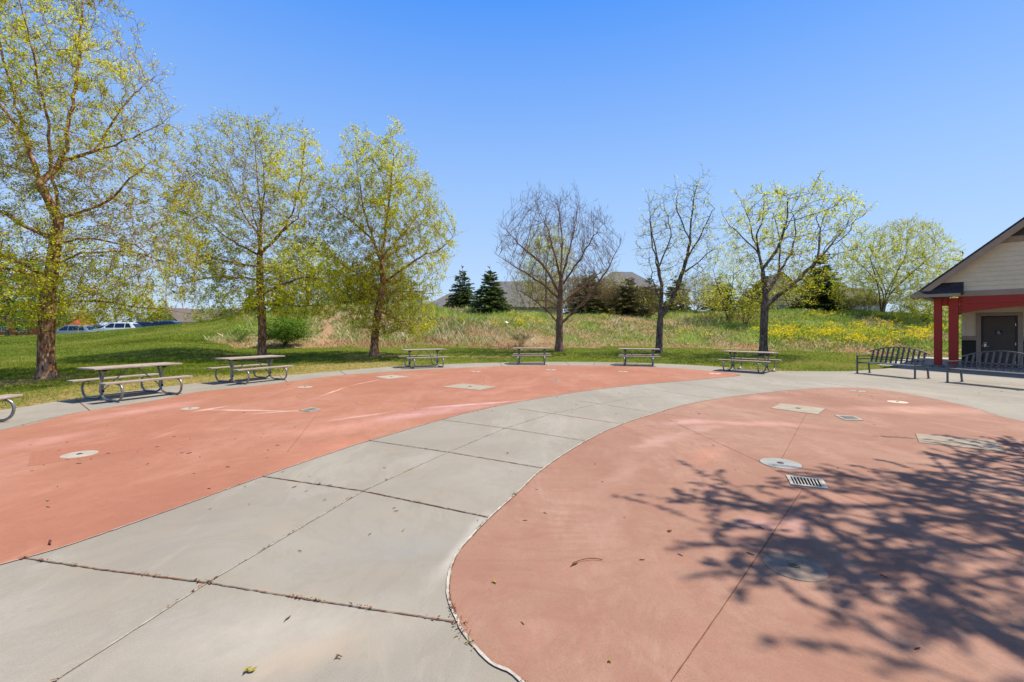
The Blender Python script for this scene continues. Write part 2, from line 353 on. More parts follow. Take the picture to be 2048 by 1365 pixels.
red_l = stain_mat('red_concrete_worn', ((152, 100, 80), (164, 114, 92), (172, 128, 108)), ((152, 100, 80), (134, 88, 72), (184, 140, 122)),
    [((120, 850), (420, 800), .5, .45, (206, 160, 156), 1), ((360, 820), (620, 823), .07, .9, W_, 0), ((460, 832), (640, 818), .05, .7, W_, 0), ((620, 800), (700, 772), .06, .7, (222, 190, 178), 0), ((690, 774), (775, 757), .06, .7, W_, 0),
     ((700, 850), (980, 808), .5, .6, (196, 158, 158), 1), ((640, 845), (800, 822), .12, .6, (208, 176, 176), 0), ((790, 822), (1100, 797), .14, .6, (208, 180, 180), 0), ((950, 790), (1060, 770), .5, .3, (200, 150, 140), 1), ((560, 870), (760, 850), .6, .35, (206, 150, 136), 1),
     ((380, 825), (460, 812), .12, .8, W_, 0), ((300, 880), (360, 860), .06, .5, (214, 158, 142), 0), ((0, 900), (160, 870), .5, .4, (204, 150, 146), 1), ((1240, 745), (1340, 752), .4, .3, (180, 112, 96), 1),
     ((600, 930), (720, 880), .5, .35, (206, 140, 118), 1)], ((2.5, .5, 1), R(35)), (166, 104, 86), .75)
red_r = stain_mat('red_concrete_dusty', ((142, 104, 88), (153, 119, 102), (164, 134, 117)), ((146, 104, 88), (128, 92, 78), (180, 146, 130)),
    [((1265, 905), (1345, 868), .26, .45, (196, 164, 156), 1), ((1340, 872), (1440, 848), .28, .42, (194, 160, 152), 1), ((1330, 850), (1420, 838), .3, .5, (200, 160, 158), 1), ((1200, 1000), (1270, 910), .25, .4, (178, 144, 132), 1),
     ((1180, 1090), (1230, 1010), .22, .3, (172, 138, 126), 1), ((900, 1180), (1010, 1040), .14, .4, (146, 102, 92), 1), ((905, 1220), (1100, 1330), .14, .4, (148, 104, 94), 1), ((1330, 836), (1690, 862), .32, .6, (196, 148, 138), 1), ((1700, 820), (1980, 820), .7, .5, (214, 168, 152), 1),
     ((1500, 800), (1560, 795), .4, .3, (206, 160, 150), 1), ((1560, 1010), (1600, 1090), .12, .5, (170, 134, 130), 0), ((1500, 1060), (1560, 1040), .2, .35, (196, 150, 146), 1), ((1380, 930), (1440, 890), .3, .3, (204, 140, 118), 1)], ((2.5, .5, 1), R(-30)), (152, 106, 92), .85)
sheet('red_pavement', [(p.x, p.y) for p in lout], .004, red_l)
sheet('red_pavement', [(p.x, p.y) for p in rout], .004, red_r)
def ribbon(name, pts, wd, z, mat, jit=0, seed=1):
    rg = random.Random(seed); P_ = [Vector((p[0], p[1], 0)) for p in pts]; V = []
    for i, p in enumerate(P_):
        t = (P_[min(i+1, len(P_)-1)]-P_[max(i-1, 0)]).normalized(); n = Vector((-t.y, t.x, 0))
        a = wd/2*(1+rg.uniform(-jit, jit)); b = wd/2*(1+rg.uniform(-jit, jit)); V += [p+n*a+Vector((0, 0, z)), p-n*b+Vector((0, 0, z))]
    return V, [(2*i, 2*i+1, 2*i+3, 2*i+2) for i in range(len(P_)-1)]
def seam_mat(name, stops, sc=18):
    t = NT(name); t.color(t.ramp(t.noise(sc, 5, .8), [(p, lin(c)) for p, c in stops], 'LINEAR')); t.set(.95, 0, .1); t.bump(t.noise(200, 3, .6), .6, .01); return t.m
def dense(pts, st=.06):
    out = []
    for a, b in zip(pts[:-1], pts[1:]):
        a, b = Vector(a), Vector(b); n = max(1, int((b-a).length/st)); out += [a.lerp(b, k/n) for k in range(n)]
    return out+[Vector(pts[-1])]
white_seam = seam_mat('white_sealant', [(.26, (96, 74, 58)), (.40, (150, 140, 128)), (.54, (174, 168, 160)), (.72, (190, 186, 179))], 6)
dark_seam = seam_mat('joint_dark', [(.36, (118, 72, 46)), (.5, (84, 66, 54)), (.62, (150, 136, 120))], 14)
rust_seam = seam_mat('joint_rust', [(.35, (100, 64, 44)), (.46, (124, 84, 60)), (.54, (120, 108, 94)), (.66, (74, 60, 50))], 9)
pale_seam = seam_mat('joint_pale', [(.38, (108, 88, 70)), (.52, (158, 150, 138)), (.7, (172, 166, 156))], 6)
thin_seam = seam_mat('joint_thin', [(.35, (96, 70, 62)), (.65, (124, 84, 72))], 8)
redge = dense(catmull(v3([(.36, 1.6)]+[G(*p) for p in rp]+[(9.7, 6.5)]), 6), .04)
ledge = dense(catmull(v3([G(*p) for p in li]+[(-4.4, 2.1)]), 6), .04)
louter = dense(catmull(v3([G(*p) for p in lp+tip]), 5), .08)
def seam(name, groups, mat):
    mb = MB()
    for i, (pts, wd, z, jit) in enumerate(groups): mb.add(*ribbon(name, pts, wd, z, mat, jit, i))
    return tag(mb.build(name, mat), kind='structure')
wid = lambda pts, near, far: pts
seam('edge_sealant', [(redge, .017, .008, .25), (ledge, .008, .008, .8)], white_seam)
seam('pavement_edge_gap', [([p+Vector((.0, .0, 0)) for p in louter], .012, .008, .6), ([p+Vector((.012, -.004, 0)) for p in redge[30:]], .007, .0095, .7)], dark_seam)
JA = dense(v3([G(50, 1117.5), G(200, 1140), G(415, 1167), G(640, 1204), G(908, 1245)]), .03)
def jl(*p): return dense(v3([G(*q) for q in p]), .05)
JB = jl((525, 953.5), (726, 983), (979, 1036)); JC = jl((740, 882), (896, 905), (1085, 937)); JD = jl((884, 840), (1011, 857), (1172, 882.5)); JE = jl((1036, 818), (1105, 828), (1236, 847.5))
JF = jl((1155, 802), (1200, 808.5), (1305, 826)); JG = jl((1250, 772.5), (1340, 785), (1433, 798)); JH = jl((1349, 765.5), (1480, 783)); JI = jl((1408, 758.5), (1500, 766), (1600, 776))
JC1 = jl((107, 1365), (415, 1166.6), (726, 983), (896, 905), (1011, 856.8), (1105, 827.5), (1200, 808), (1290, 792)); JK = jl((1560, 757), (1640, 766), (1700, 774)); JL = jl((1780, 760), (1900, 770), (2048, 789)); JM = jl((1640, 747), (1800, 752), (2048, 772))
seam('joint_debris', [(JA, .010, .006, .7)], rust_seam)
seam('control_joint', [(JB, .014, .006, .5), (JC, .014, .006, .5), (JD, .012, .006, .4), (JE, .012, .006, .4), (JF, .012, .006, .4), (JG, .012, .006, .3), (JH, .012, .006, .3), (JI, .012, .006, .3), (JK, .012, .006, .3), (JL, .01, .006, .3)], dark_seam)
seam('pale_joint', [(JC1, .011, .0055, .5), (JM, .02, .006, .4)], pale_seam)
RJ = [jl((1606.5, 978), (1449, 1212), (1343, 1365)), jl((1573, 953), (1516, 923.5), (1413, 876), (1327, 836)), jl((1656, 982), (1841, 1047), (2048, 1117)), jl((1322, 829), (1500, 848), (1690, 868)), jl((1612, 829), (1560, 925)), jl((640, 822), (575, 905)), jl((925, 781), (1040, 750))]
rad = []
for ang in np.linspace(8, 172, 15):
    a = R(ang); c0 = Vector((2, 9.5, 0)); d = Vector((math.cos(a), math.sin(a), 0)); rad.append(dense([c0+d*11.9, c0+d*12.45], .1))
seam('pad_joint', [(q, .0055, .008, .4) for q in RJ]+[([p for p in jl((1131, 724.3), (1139, 731.4))], .02, .006, .2), (jl((1188, 724.6), (1188, 731.8)), .02, .006, .2), (jl((1000, 725.5), (1004, 733)), .02, .006, .2), (jl((560, 753), (575, 765)), .02, .006, .2), (jl((150, 798), (180, 822)), .015, .006, .2), (jl((680, 742.5), (692, 750)), .02, .006, .2), (jl((1275, 726.8), (1268, 733.5)), .02, .006, .2)], thin_seam)
# ---------------------------------------------------------------- trees
def nrm(a): return a/np.maximum(np.linalg.norm(a, axis=-1, keepdims=True), 1e-9)
def frames(D):
    ref = nrm(np.array([.32, .93, .17]))[None, :]
    a = nrm(np.cross(D, ref)); return a, np.cross(D, a)
def frusta(P0, P1, D0, D1, R0, R1, n):
    th = 2*np.pi*np.arange(n)/n; c, s = np.cos(th)[None, :, None], np.sin(th)[None, :, None]
    a0, b0 = frames(D0); a1, b1 = frames(D1)
    v0 = P0[:, None]+(a0[:, None]*c+b0[:, None]*s)*R0[:, None, None]
    v1 = P1[:, None]+(a1[:, None]*c+b1[:, None]*s)*R1[:, None, None]
    V = np.concatenate([v0, v1], 1).reshape(-1, 3); k = np.arange(n); kk = (k+1) % n
    q = np.stack([k, kk, kk+n, k+n], -1)[None]+(np.arange(len(P0))*2*n)[:, None, None]
    return V, q.reshape(-1, 4)
def leaves(C, size, rg, aspect=.62, droop=0.0, flat=.6):
    n = len(C); a = rg.normal(size=(n, 3)); a[:, 2] = a[:, 2]*flat-droop; a = nrm(a)
    b = rg.normal(size=(n, 3)); b[:, 2] *= flat; b = nrm(b-a*(a*b).sum(1, keepdims=True)); s = size*rg.uniform(.65, 1.3, (n, 1))
    V = np.stack([C-a*s*.5, C+b*s*aspect*.5, C+a*s*.5, C-b*s*aspect*.5], 1).reshape(-1, 3)
    return V, np.arange(4*n).reshape(-1, 4)
class Tree:
    def __init__(s, seed, px, py, Y=None):
        s.rg = np.random.default_rng(seed)
        if Y is None: s.bx, s.by, s.bz = T(px, py)
        else: s.bx, s.by = (px-CX)/F*Y, Y; s.bz = tz1(s.bx, Y)
        s.Y = s.by; s.k = s.Y/F
        s.pos = []; s.par = []; s.taper = .56
    def w(s, px, py, dy=0):                        # photo position at the tree's own depth, in metres from its base
        return np.array([(px-CX)*s.k-s.bx, dy, H0+(HY-py)*s.k-s.bz])
    def chain(s, pts, step, frm=None, wob=.03):
        P_ = [s.w(*p) for p in pts]
        if frm is None and not s.pos: s.pos.append(P_[0]-np.array([0, 0, .08])); s.par.append(-1); last = 0
        else:
            A_ = np.array(s.pos); last = int(np.argmin(((A_-P_[0])**2).sum(1)))
            P_ = [A_[last]]+P_[1:]
        sp = catmull(P_, 5); acc = Vector(sp[0]); 
        for q in sp[1:]:
            if (q-acc).length >= step or q is sp[-1]:
                s.pos.append(np.array(q)+s.rg.normal(size=3)*wob*step); s.par.append(last); last = len(s.pos)-1; acc = q
        return last
    def trunk(s, pts, step=.25): s.chain(pts, step)
    def limbs(s, lst, step=.3, depth=1.0):
        for L in lst:
            dy = s.rg.uniform(-1, 1)*depth
            s.chain([(p[0], p[1], (p[2] if len(p) > 2 else dy*(i/(len(L)-1))**.8*(1+.8*i/len(L)))) for i, p in enumerate(L)], step, True, .12)
    def env(s, prof, n, depth=.9, hollow=.0):
        y = np.array([p[0] for p in prof], float); l = np.array([p[1] for p in prof], float); r = np.array([p[2] for p in prof], float)
        out = np.zeros((0, 3))
        wmax = (r-l).max()
        while len(out) < n:
            yy = s.rg.uniform(y[0], y[-1], n*3); L, Rr = np.interp(yy, y, l), np.interp(yy, y, r); keep = s.rg.uniform(0, wmax**1.5, n*3) < (Rr-L)**1.5
            yy, L, Rr = yy[keep], L[keep], Rr[keep]; m = len(yy)
            a = s.rg.uniform(-1, 1, m); b = s.rg.uniform(-1, 1, m); ok = (a*a+b*b < 1) & (a*a+b*b > hollow)
            xx = (L+Rr)/2+a*(Rr-L)/2; dy = b*(Rr-L)/2*s.k*depth
            pts = np.stack([(xx-CX)*s.k-s.bx, dy, H0+(HY-yy)*s.k-s.bz], -1)[ok]; out = np.concatenate([out, pts])
        return out[:n]
    def grow(s, A, step, di, dk, trop=(0, 0, .15), iters=90, maxn=16000, jit=.15, spread=.0):
        N = np.zeros((maxn, 3)); n0 = len(s.pos); N[:n0] = s.pos; par = list(s.par); n = n0
        A = A[A[:, 2] > .5]
        d2 = ((A[:, None, :]-N[None, :n0])**2).sum(-1); near = d2.argmin(1); best = d2.min(1); tr = None if isinstance(trop[0], list) else np.array(trop)
        nch = np.zeros(maxn, int)
        for it in range(iters):
            m = best < di*di
            if not m.any(): break
            ids, inv = np.unique(near[m], return_inverse=True); dv = nrm(A[m]-N[near[m]])
            sm = np.zeros((len(ids), 3)); np.add.at(sm, inv, dv)
            sm = nrm(nrm(sm)+(np.stack([0*ids, 0*ids, np.interp(N[ids, 2], *trop)], -1) if isinstance(trop, tuple) and isinstance(trop[0], list) else tr)+s.rg.normal(size=sm.shape)*jit)
            ok = nch[ids] < 3; ids, sm = ids[ok], sm[ok]
            if len(ids) == 0 or n+len(ids) > maxn: break
            new = N[ids]+sm*step*s.rg.uniform(.8, 1.15, (len(ids), 1))
            N[n:n+len(ids)] = new; par += list(ids); nch[ids] += 1
            dd = ((A[:, None, :]-new[None])**2).sum(-1); j = dd.argmin(1); bd = dd[np.arange(len(A)), j]
            up = bd < best; near[up] = n+j[up]; best[up] = bd[up]; n += len(ids)
            k = best > dk*dk; A, near, best = A[k], near[k], best[k]
            if len(A) == 0: break
        s.N = N[:n]; s.par = np.array(par)
        return s
    def finish(s, rb, rtip, e_flare=.5):
        n = len(s.N); par = s.par; ch = np.bincount(par[par >= 0], minlength=n); cnt = (ch == 0).astype(float)
        for i in range(n-1, 0, -1): cnt[par[i]] += cnt[i]
        s.r = np.maximum(rb*(np.maximum(cnt, 1)/cnt[0])**s.taper, rtip*np.maximum(cnt, 1)**.22); s.cnt = cnt
        h = s.N[:, 2]; s.r = np.where((s.r > rb*.55), s.r*(1+e_flare*np.exp(-np.maximum(h, 0)/.28)), s.r)
        D = np.zeros((n, 3)); D[1:] = nrm(s.N[1:]-s.N[par[1:]]); best = np.full(n, -1.)
        D[0] = (0, 0, 1); main = np.full(n, -1)
        for i in range(1, n):
            p = par[i]
            if cnt[i] > best[p]: best[p] = cnt[i]; main[p] = i
        hm = main >= 0; Ds = D.copy(); Ds[hm] = nrm(D[hm]+D[main[hm]]); Ds[0] = (0, 0, 1); s.D, s.Ds, s.main = D, Ds, main
        return s
    def wood(s, mat, root, name='trunk', twig=None):
        par = s.par; i = np.arange(1, len(s.N)); p = par[1:]; ismain = s.main[p] == i
        R0 = np.where(ismain, s.r[p], np.minimum(s.r[p], s.r[i]*1.15)); D0 = np.where(ismain[:, None], s.Ds[p], s.D[i])
        Vs, Fs, off = [], [], 0
        for lo, hi, k in ((0, .012, 3), (.012, .05, 5), (.05, 9, 14)):
            m = (R0 >= lo) & (R0 < hi)
            if m.any():
                V, Q_ = frusta(s.N[p[m]], s.N[i[m]], D0[m], s.Ds[i[m]], R0[m], s.r[i[m]], k); Vs.append(V); Fs.append(Q_+off); off += len(V)
        for (V, Q_) in (twig or []): Vs.append(V); Fs.append(Q_+off); off += len(V)
        return mesh_np(name, np.concatenate(Vs), np.concatenate(Fs), mat, root, smooth=True)
    def twigs(s, per, L, rmax, up=.2, rnd=.7, bend=.2, r0=.005, r1=.0025, zlow=None, sub=0):
        """fine twigs on the thin branches: returns tube geometry and the points along them"""
        c = np.where(s.r < rmax)[0]; c = c[c > 0]; k = s.rg.poisson(per, len(c)); b = np.repeat(c, k); n = len(b)
        upv = np.interp(s.N[b, 2], *up) if isinstance(up, tuple) else np.full(n, up)
        d = nrm(s.D[b]+s.rg.normal(size=(n, 3))*rnd+np.stack([0*upv, 0*upv, upv], -1)); l = L*s.rg.uniform(.45, 1.1, (n, 1))
        o = s.N[b]-s.D[b]*s.rg.uniform(0, .2, (n, 1)); d2 = nrm(d+s.rg.normal(size=(n, 3))*.25+np.array([0, 0, bend]))
        d3 = nrm(d2+s.rg.normal(size=(n, 3))*.25+np.array([0, 0, bend]))
        p1 = o+d*l*.4; p2 = p1+d2*l*.35; p3 = p2+d3*l*.25; q = np.ones(n)
        g = [frusta(o, p1, d, d2, q*r0, q*(r0*.8), 3), frusta(p1, p2, d2, d3, q*r0*.8, q*(r0+r1)/2, 3), frusta(p2, p3, d3, d3, q*(r0+r1)/2, q*r1, 3)]
        pts = [o, p1, p2, p3]
        if sub:
            m = s.rg.poisson(sub, n); bi = np.repeat(np.arange(n), m); t = s.rg.uniform(.1, .9, (len(bi), 1)); st = p1[bi]+(p3[bi]-p1[bi])*t
            dd = nrm(d2[bi]+s.rg.normal(size=(len(bi), 3))*.6+np.stack([0*upv, 0*upv, upv], -1)[bi]); ll = l[bi]*s.rg.uniform(.25, .5, t.shape); en = st+dd*ll; q2 = np.ones(len(bi))
            g.append(frusta(st, en, dd, dd, q2*r1*1.2, q2*r1*.8, 3)); return g, pts, (st, en)
        return g, pts, None
    def leafpts(s, pts, per, lo=.15, jit=.03, sub=None):
        n = len(pts[0]); k = s.rg.poisson(per, n); b = np.repeat(np.arange(n), k); t = s.rg.uniform(lo, 1, len(b))*3
        i = np.minimum(t.astype(int), 2); f = (t-i)[:, None]; st = np.stack(pts)
        C = st[i, b]*(1-f)+st[i+1, b]*f+s.rg.normal(size=(len(b), 3))*jit
        return C
    def crown(s, C, size, mat, root, tint=None, aspect=.62, droop=0, name='crown', spread=.25):
        V, Q_ = leaves(C, size, s.rg, aspect, droop)
        cl = vnoise(C[:, 0]*1.0+C[:, 1]*.7, C[:, 2], int(s.rg.integers(99)), 1.1)*.16
        tn = np.clip(s.rg.normal(.5, spread, len(C))+cl+(tint if tint is not None else 0), 0, 1)
        return mesh_np(name, V, Q_, mat, root, tint=tn)
    def root(s, name, label, cat, group=None): return empty(name, (s.bx, s.by, s.bz), 0, label, cat, group)

bark_birch = None
def bark(name, c1, c2, c3, sc=9):
    t = NT(name); v = t.scale(t.co, (1, 1, .35)); f = t.noise(sc, 6, .75, v)
    c = t.ramp(f, [(.34, lin(c1)), (.48, lin(c2)), (.6, lin(c3))]); t.color(c); t.set(.9, 0, .15); t.bump(t.noise(sc*2.2, 5, .7, v), 1.0, .03); return t.m
BB = bark('birch_bark', (64, 40, 28), (130, 90, 66), (200, 160, 134), 11)
BG = bark('grey_bark', (62, 54, 50), (112, 98, 90), (150, 138, 128), 10)
BM_ = bark('brown_bark', (56, 46, 40), (96, 80, 70), (136, 120, 108), 10)
BT = bark('reddish_twig_bark', (84, 60, 48), (124, 96, 80), (150, 124, 106), 7)
LB = leafmat('birch_leaf', [(0, (136, 104, 24)), (.15, (140, 138, 20)), (.45, (186, 194, 24)), (.75, (222, 224, 32)), (1, (238, 236, 76))], .5)
LM = leafmat('maple_leaf', [(0, (168, 150, 40)), (.4, (196, 202, 44)), (.8, (222, 226, 66)), (1, (236, 236, 104))], .5)
LD = leafmat('olive_leaf', [(0, (96, 98, 28)), (.4, (134, 140, 34)), (.8, (172, 176, 44)), (1, (204, 206, 60))], .4)
LG = leafmat('fresh_green_leaf', [(0, (70, 104, 26)), (.4, (100, 140, 34)), (.8, (132, 170, 46)), (1, (164, 190, 64))], .35)
LS = leafmat('spruce_needles', [(0, (44, 60, 34)), (.4, (74, 96, 48)), (.75, (112, 132, 60)), (1, (160, 170, 84))], .25)
LSB = leafmat('spruce_needles_bronze', [(0, (66, 62, 38)), (.4, (104, 102, 54)), (.75, (138, 136, 70)), (1, (176, 168, 100))], .25)
CAT = leafmat('bud_scale', [(0, (104, 66, 40)), (1, (164, 112, 62))], .1)

# the big birch at the left edge
def birch(seed, px, py, trunk, limbs, prof, n, rb, label, step, leaf, per, dens, extra=None, depth=1.6, L=.5):
    t = Tree(seed, px, py); t.trunk(trunk, step); t.limbs(limbs, step, depth)
    A = t.env(prof, n)
    if extra: A = np.concatenate([A]+[t.env(p, m) for p, m in extra])
    sp = []                                        # leading shoots that break the outline
    for _ in range(46):
        i = t.rg.uniform(0, 1)**1.3; yy = prof[0][0]+22*(n < 5000)+(prof[-3][0]-prof[0][0])*i*.8; l = np.interp(yy, [p[0] for p in prof], [p[1] for p in prof]); r = np.interp(yy, [p[0] for p in prof], [p[2] for p in prof])
        f = t.rg.choice([-1, 1])*t.rg.uniform(.55, 1.0); x = (l+r)/2+f*(r-l)/2; dy = t.rg.uniform(-1, 1)*(1-abs(f)*.8)*(r-l)/2*t.k; n_ = int(t.rg.integers(3, 7))
        for q in range(n_): sp.append(t.w(x+f*q*2.5*.02/t.k, yy-q*.26/t.k, dy)+t.rg.normal(size=3)*.03)
    A = np.concatenate([A, np.array(sp)])
    t.grow(A, step, 3.2, step*1.25, ([2, 4, 6, 9], [-.12, .0, .35, .6])).finish(rb, .0055)
    root = t.root('birch_tree', label, 'birch tree', 'birch trees in new leaf')
    low = t.N[:, 2] < 4.2
    g, pts, sub = t.twigs(per, L, .022, up=([2, 4, 6, 9], [-.15, .05, .4, .8]), rnd=.55, bend=-.02, r0=.005, r1=.003)
    t.wood(BB, root, 'trunk', g)
    C = t.leafpts(pts, dens, .1, .05)
    z = C[:, 2]; keep = t.rg.uniform(0, 1, len(C)) < np.interp(z, [1.5, 3, 4.5, 7, 12], [1, 1, .95, .8, .7])*(.6+.75*(vnoise(C[:, 0], C[:, 1]*.6+C[:, 2], seed, 1.0) > -.25)); C = C[keep]
    h_ = t.rg.uniform(0, 1, len(C)) < .45; C = np.concatenate([C[h_], C[h_]+t.rg.normal(size=(h_.sum(), 3))*leaf*.55, C[h_][::2]+t.rg.normal(size=(len(C[h_][::2]), 3))*leaf*.7])   # leaves sit in tufts on short spurs
    cm = t.rg.uniform(0, 1, len(C)) < np.interp(C[:, 2], [3, 6, 9], [.0, .08, .12])
    t.crown(C[~cm], leaf, LB, root, spread=.2)
    V, Q_ = leaves(C[cm], leaf*1.0, t.rg, .25, 2.0); mesh_np('catkins', V, Q_, CAT, root, tint=t.rg.uniform(0, 1, cm.sum()))['kind'] = 'stuff'
    return t
birch(11, 93, 757, [(93, 757), (92, 690), (96, 620), (101, 560), (112, 480), (118, 430)],
    [[(118, 435), (95, 370), (85, 290), (72, 190), (60, 80), (52, -60)], [(118, 432), (140, 370), (160, 280), (175, 190), (188, 100), (200, 0)],
     [(96, 372), (112, 320), (120, 240), (125, 140), (120, 20), (118, -80)], [(100, 560), (60, 530), (20, 505), (-40, 480), (-100, 470)], [(112, 480), (70, 450), (30, 400), (5, 340), (0, 260), (-20, 150)],
     [(118, 445), (170, 428), (230, 405), (290, 360), (330, 335)], [(104, 535), (180, 505), (260, 505), (330, 525)], [(112, 500), (180, 480), (240, 490), (310, 500), (350, 540)], [(150, 330), (210, 280), (260, 240), (300, 190)],
     [(98, 600), (150, 600), (210, 610), (270, 620)], [(97, 600), (40, 610), (-20, 620), (-80, 600)], [(100, 570), (120, 550, -1.6), (140, 560, -2.8)], [(85, 290), (40, 220), (20, 120), (15, 20)], [(160, 280), (220, 180), (235, 110), (250, 70)]],
    [(-130, 20, 180), (-40, -40, 205), (60, -90, 250), (140, -120, 292), (215, -140, 322), (300, -150, 350), (370, -160, 368), (450, -160, 378), (520, -160, 382), (580, -140, 360), (620, -110, 300), (645, -50, 190)],
    5200, .21, 'tallest birch with a thick peeling trunk, at the left edge beside the picnic table', .22, .056, 1.5, 14,
    [([(520, -100, 250), (560, -110, 280), (600, -100, 270), (635, -60, 200), (648, -40, 180)], 1900)], 2.2)
birch(23, 524, 716, [(524, 716), (524, 640), (520, 560), (520, 500), (522, 440), (515, 360), (510, 290), (505, 255)],
    [[(522, 515), (560, 470), (590, 420), (610, 340), (618, 280)], [(520, 480), (480, 420), (450, 360), (420, 310)], [(520, 515), (460, 480), (400, 440), (360, 425)], [(520, 560), (450, 560), (400, 580)], [(523, 590), (580, 570), (640, 560), (685, 580)],
     [(522, 440), (545, 380), (555, 310)], [(521, 540), (440, 520), (370, 500)], [(560, 470), (620, 450), (655, 430)], [(523, 600), (570, 610), (620, 610)], [(520, 500), (500, 430), (470, 350), (470, 290)]],
    [(240, 482, 512), (262, 440, 545), (285, 412, 628), (320, 395, 645), (360, 384, 655), (400, 368, 660), (440, 350, 665), (500, 342, 672), (560, 350, 688), (600, 380, 688), (635, 440, 670)],
    4600, .19, 'slender birch behind the second picnic table from the left', .26, .078, 1.5, 14, [([(540, 530, 680), (580, 530, 690), (630, 530, 680)], 1200)], 2.0, .6)
birch(31, 748, 713, [(748, 713), (752, 650), (765, 570), (762, 520)],
    [[(762, 525), (735, 450), (715, 380), (702, 290)], [(763, 530), (762, 430), (745, 330), (730, 275)], [(763, 522), (790, 470), (830, 410), (860, 370)], [(766, 565), (830, 520), (880, 500), (910, 470)], [(765, 580), (700, 540), (665, 520)],
     [(766, 580), (830, 580), (880, 580)], [(760, 600), (700, 600)], [(762, 440), (790, 360), (800, 310)], [(745, 480), (690, 430), (665, 400)], [(756, 625), (800, 640), (850, 650)]],
    [(264, 702, 738), (290, 688, 795), (330, 672, 825), (370, 660, 868), (430, 648, 902), (470, 648, 918), (510, 650, 912), (560, 662, 888), (600, 672, 872), (650, 690, 880), (668, 730, 850)],
    4800, .20, 'rounded birch left of the third picnic table, its trunk leaning slightly', .26, .078, 1.5, 15, [([(550, 680, 850), (600, 680, 860), (660, 700, 880)], 900)], 2.0, .6)

# three younger trees behind the tables at the right
def lawn_tree(seed, px, py, trunk, limbs, prof, n, rb, name, label, cat, step, bk, leafm, leaf, per, dens, L, up, sub, trop=.42, di=3.0, rmax=.016, group=None, depth=1.4, hollow=0, tl=.15, cl=0):
    t = Tree(seed, px, py); t.trunk(trunk, step); t.limbs(limbs, step, depth)
    A = t.env(prof, n, hollow=hollow); cl_ = vnoise(A[:, 0]+A[:, 1]*.5, A[:, 2], seed+3, .9)+vnoise(A[:, 1], A[:, 2], seed+5, .9); A = A[(cl_ > -1.1) | (A[:, 2] < 3)]
    sp = []
    for _ in range(40):
        yy = prof[0][0]+(prof[-2][0]-prof[0][0])*t.rg.uniform(0, .7); l = np.interp(yy, [p[0] for p in prof], [p[1] for p in prof]); r = np.interp(yy, [p[0] for p in prof], [p[2] for p in prof])
        f = t.rg.uniform(-1, 1); f = math.copysign(abs(f)**.5, f); x = (l+r)/2+f*(r-l)/2; dy = t.rg.uniform(-1, 1)*(1-abs(f)*.8)*(r-l)/2*t.k
        for q in range(int(t.rg.integers(2, 6))): sp.append(t.w(x+f*q*.07/t.k, yy-q*.26/t.k, dy)+t.rg.normal(size=3)*.03)
    A = np.concatenate([A, np.array(sp)])
    t.grow(A, step, di, step*1.3, (0, 0, trop), jit=.06).finish(rb, .006)
    root = t.root(name, label, cat, group)
    g, pts, sb = t.twigs(per, L, rmax, up=up, rnd=.5, bend=.18, r0=.0065, r1=.004, sub=sub)
    t.wood(bk, root, 'trunk', g)
    if dens:
        C = t.leafpts(pts, dens, tl, .05)
        if cl:
            C = np.repeat(C, cl, 0)+t.rg.normal(size=(len(C)*cl, 3))*leaf*.7
        t.crown(C, leaf, leafm, root)
    return t
tb = lawn_tree(41, 1119, 703, [(1119, 703), (1119, 650), (1120, 600), (1122, 560)],
    [[(1119, 650), (1085, 615), (1050, 590), (1010, 575)], [(1119, 645), (1150, 620), (1180, 585), (1212, 535), (1230, 490)], [(1121, 590), (1085, 530), (1050, 500), (1018, 465), (1000, 450)], [(1122, 565), (1105, 480), (1090, 425), (1085, 398)],
     [(1122, 560), (1140, 500), (1155, 440), (1160, 410)], [(1121, 575), (1160, 520), (1190, 470), (1212, 440)], [(1122, 560), (1125, 480), (1120, 400)], [(1121, 600), (1070, 560), (1020, 530), (990, 515)], [(1121, 610), (1170, 570), (1240, 520)], [(1120, 620), (1090, 600), (1040, 610)]],
    [(396, 1080, 1130), (412, 1062, 1160), (440, 1016, 1212), (480, 996, 1226), (520, 994, 1238), (560, 1014, 1232), (600, 1044, 1210), (628, 1080, 1160)], 3200, .23,
    'bare_tree', 'leafless tree with a wide fan of reddish twigs and one forked trunk', 'bare tree', .27, BT, LM, .04, 1.5, .12, .8, .55, 1.2, .5, 3.0, .016)
lawn_tree(43, 1318, 706, [(1318, 706), (1319, 665), (1321, 635)],
    [[(1321, 640), (1326, 570), (1319, 500), (1312, 440), (1312, 385)], [(1321, 638), (1345, 595), (1366, 540), (1378, 470), (1381, 410), (1390, 368)], [(1324, 560), (1300, 500), (1285, 450)], [(1370, 520), (1400, 470), (1425, 420)], [(1325, 600), (1295, 560), (1280, 520)],
     [(1360, 555), (1400, 520), (1430, 490)], [(1322, 530), (1345, 470), (1335, 410)], [(1322, 635), (1280, 620)], [(1376, 480), (1360, 420), (1362, 390)]],
    [(364, 1376, 1400), (392, 1298, 1420), (430, 1286, 1428), (470, 1274, 1436), (510, 1272, 1436), (560, 1286, 1420), (610, 1275, 1400), (630, 1290, 1360)], 2000, .19,
    'forked_tree', 'two-stemmed tree with sparse yellow-green tufts behind the fifth picnic table', 'tree', .28, BM_, LM, .10, 1.1, 2.4, .6, .35, .6, .2, 3.0, .014, None, 1.2, 0, .6, 1)
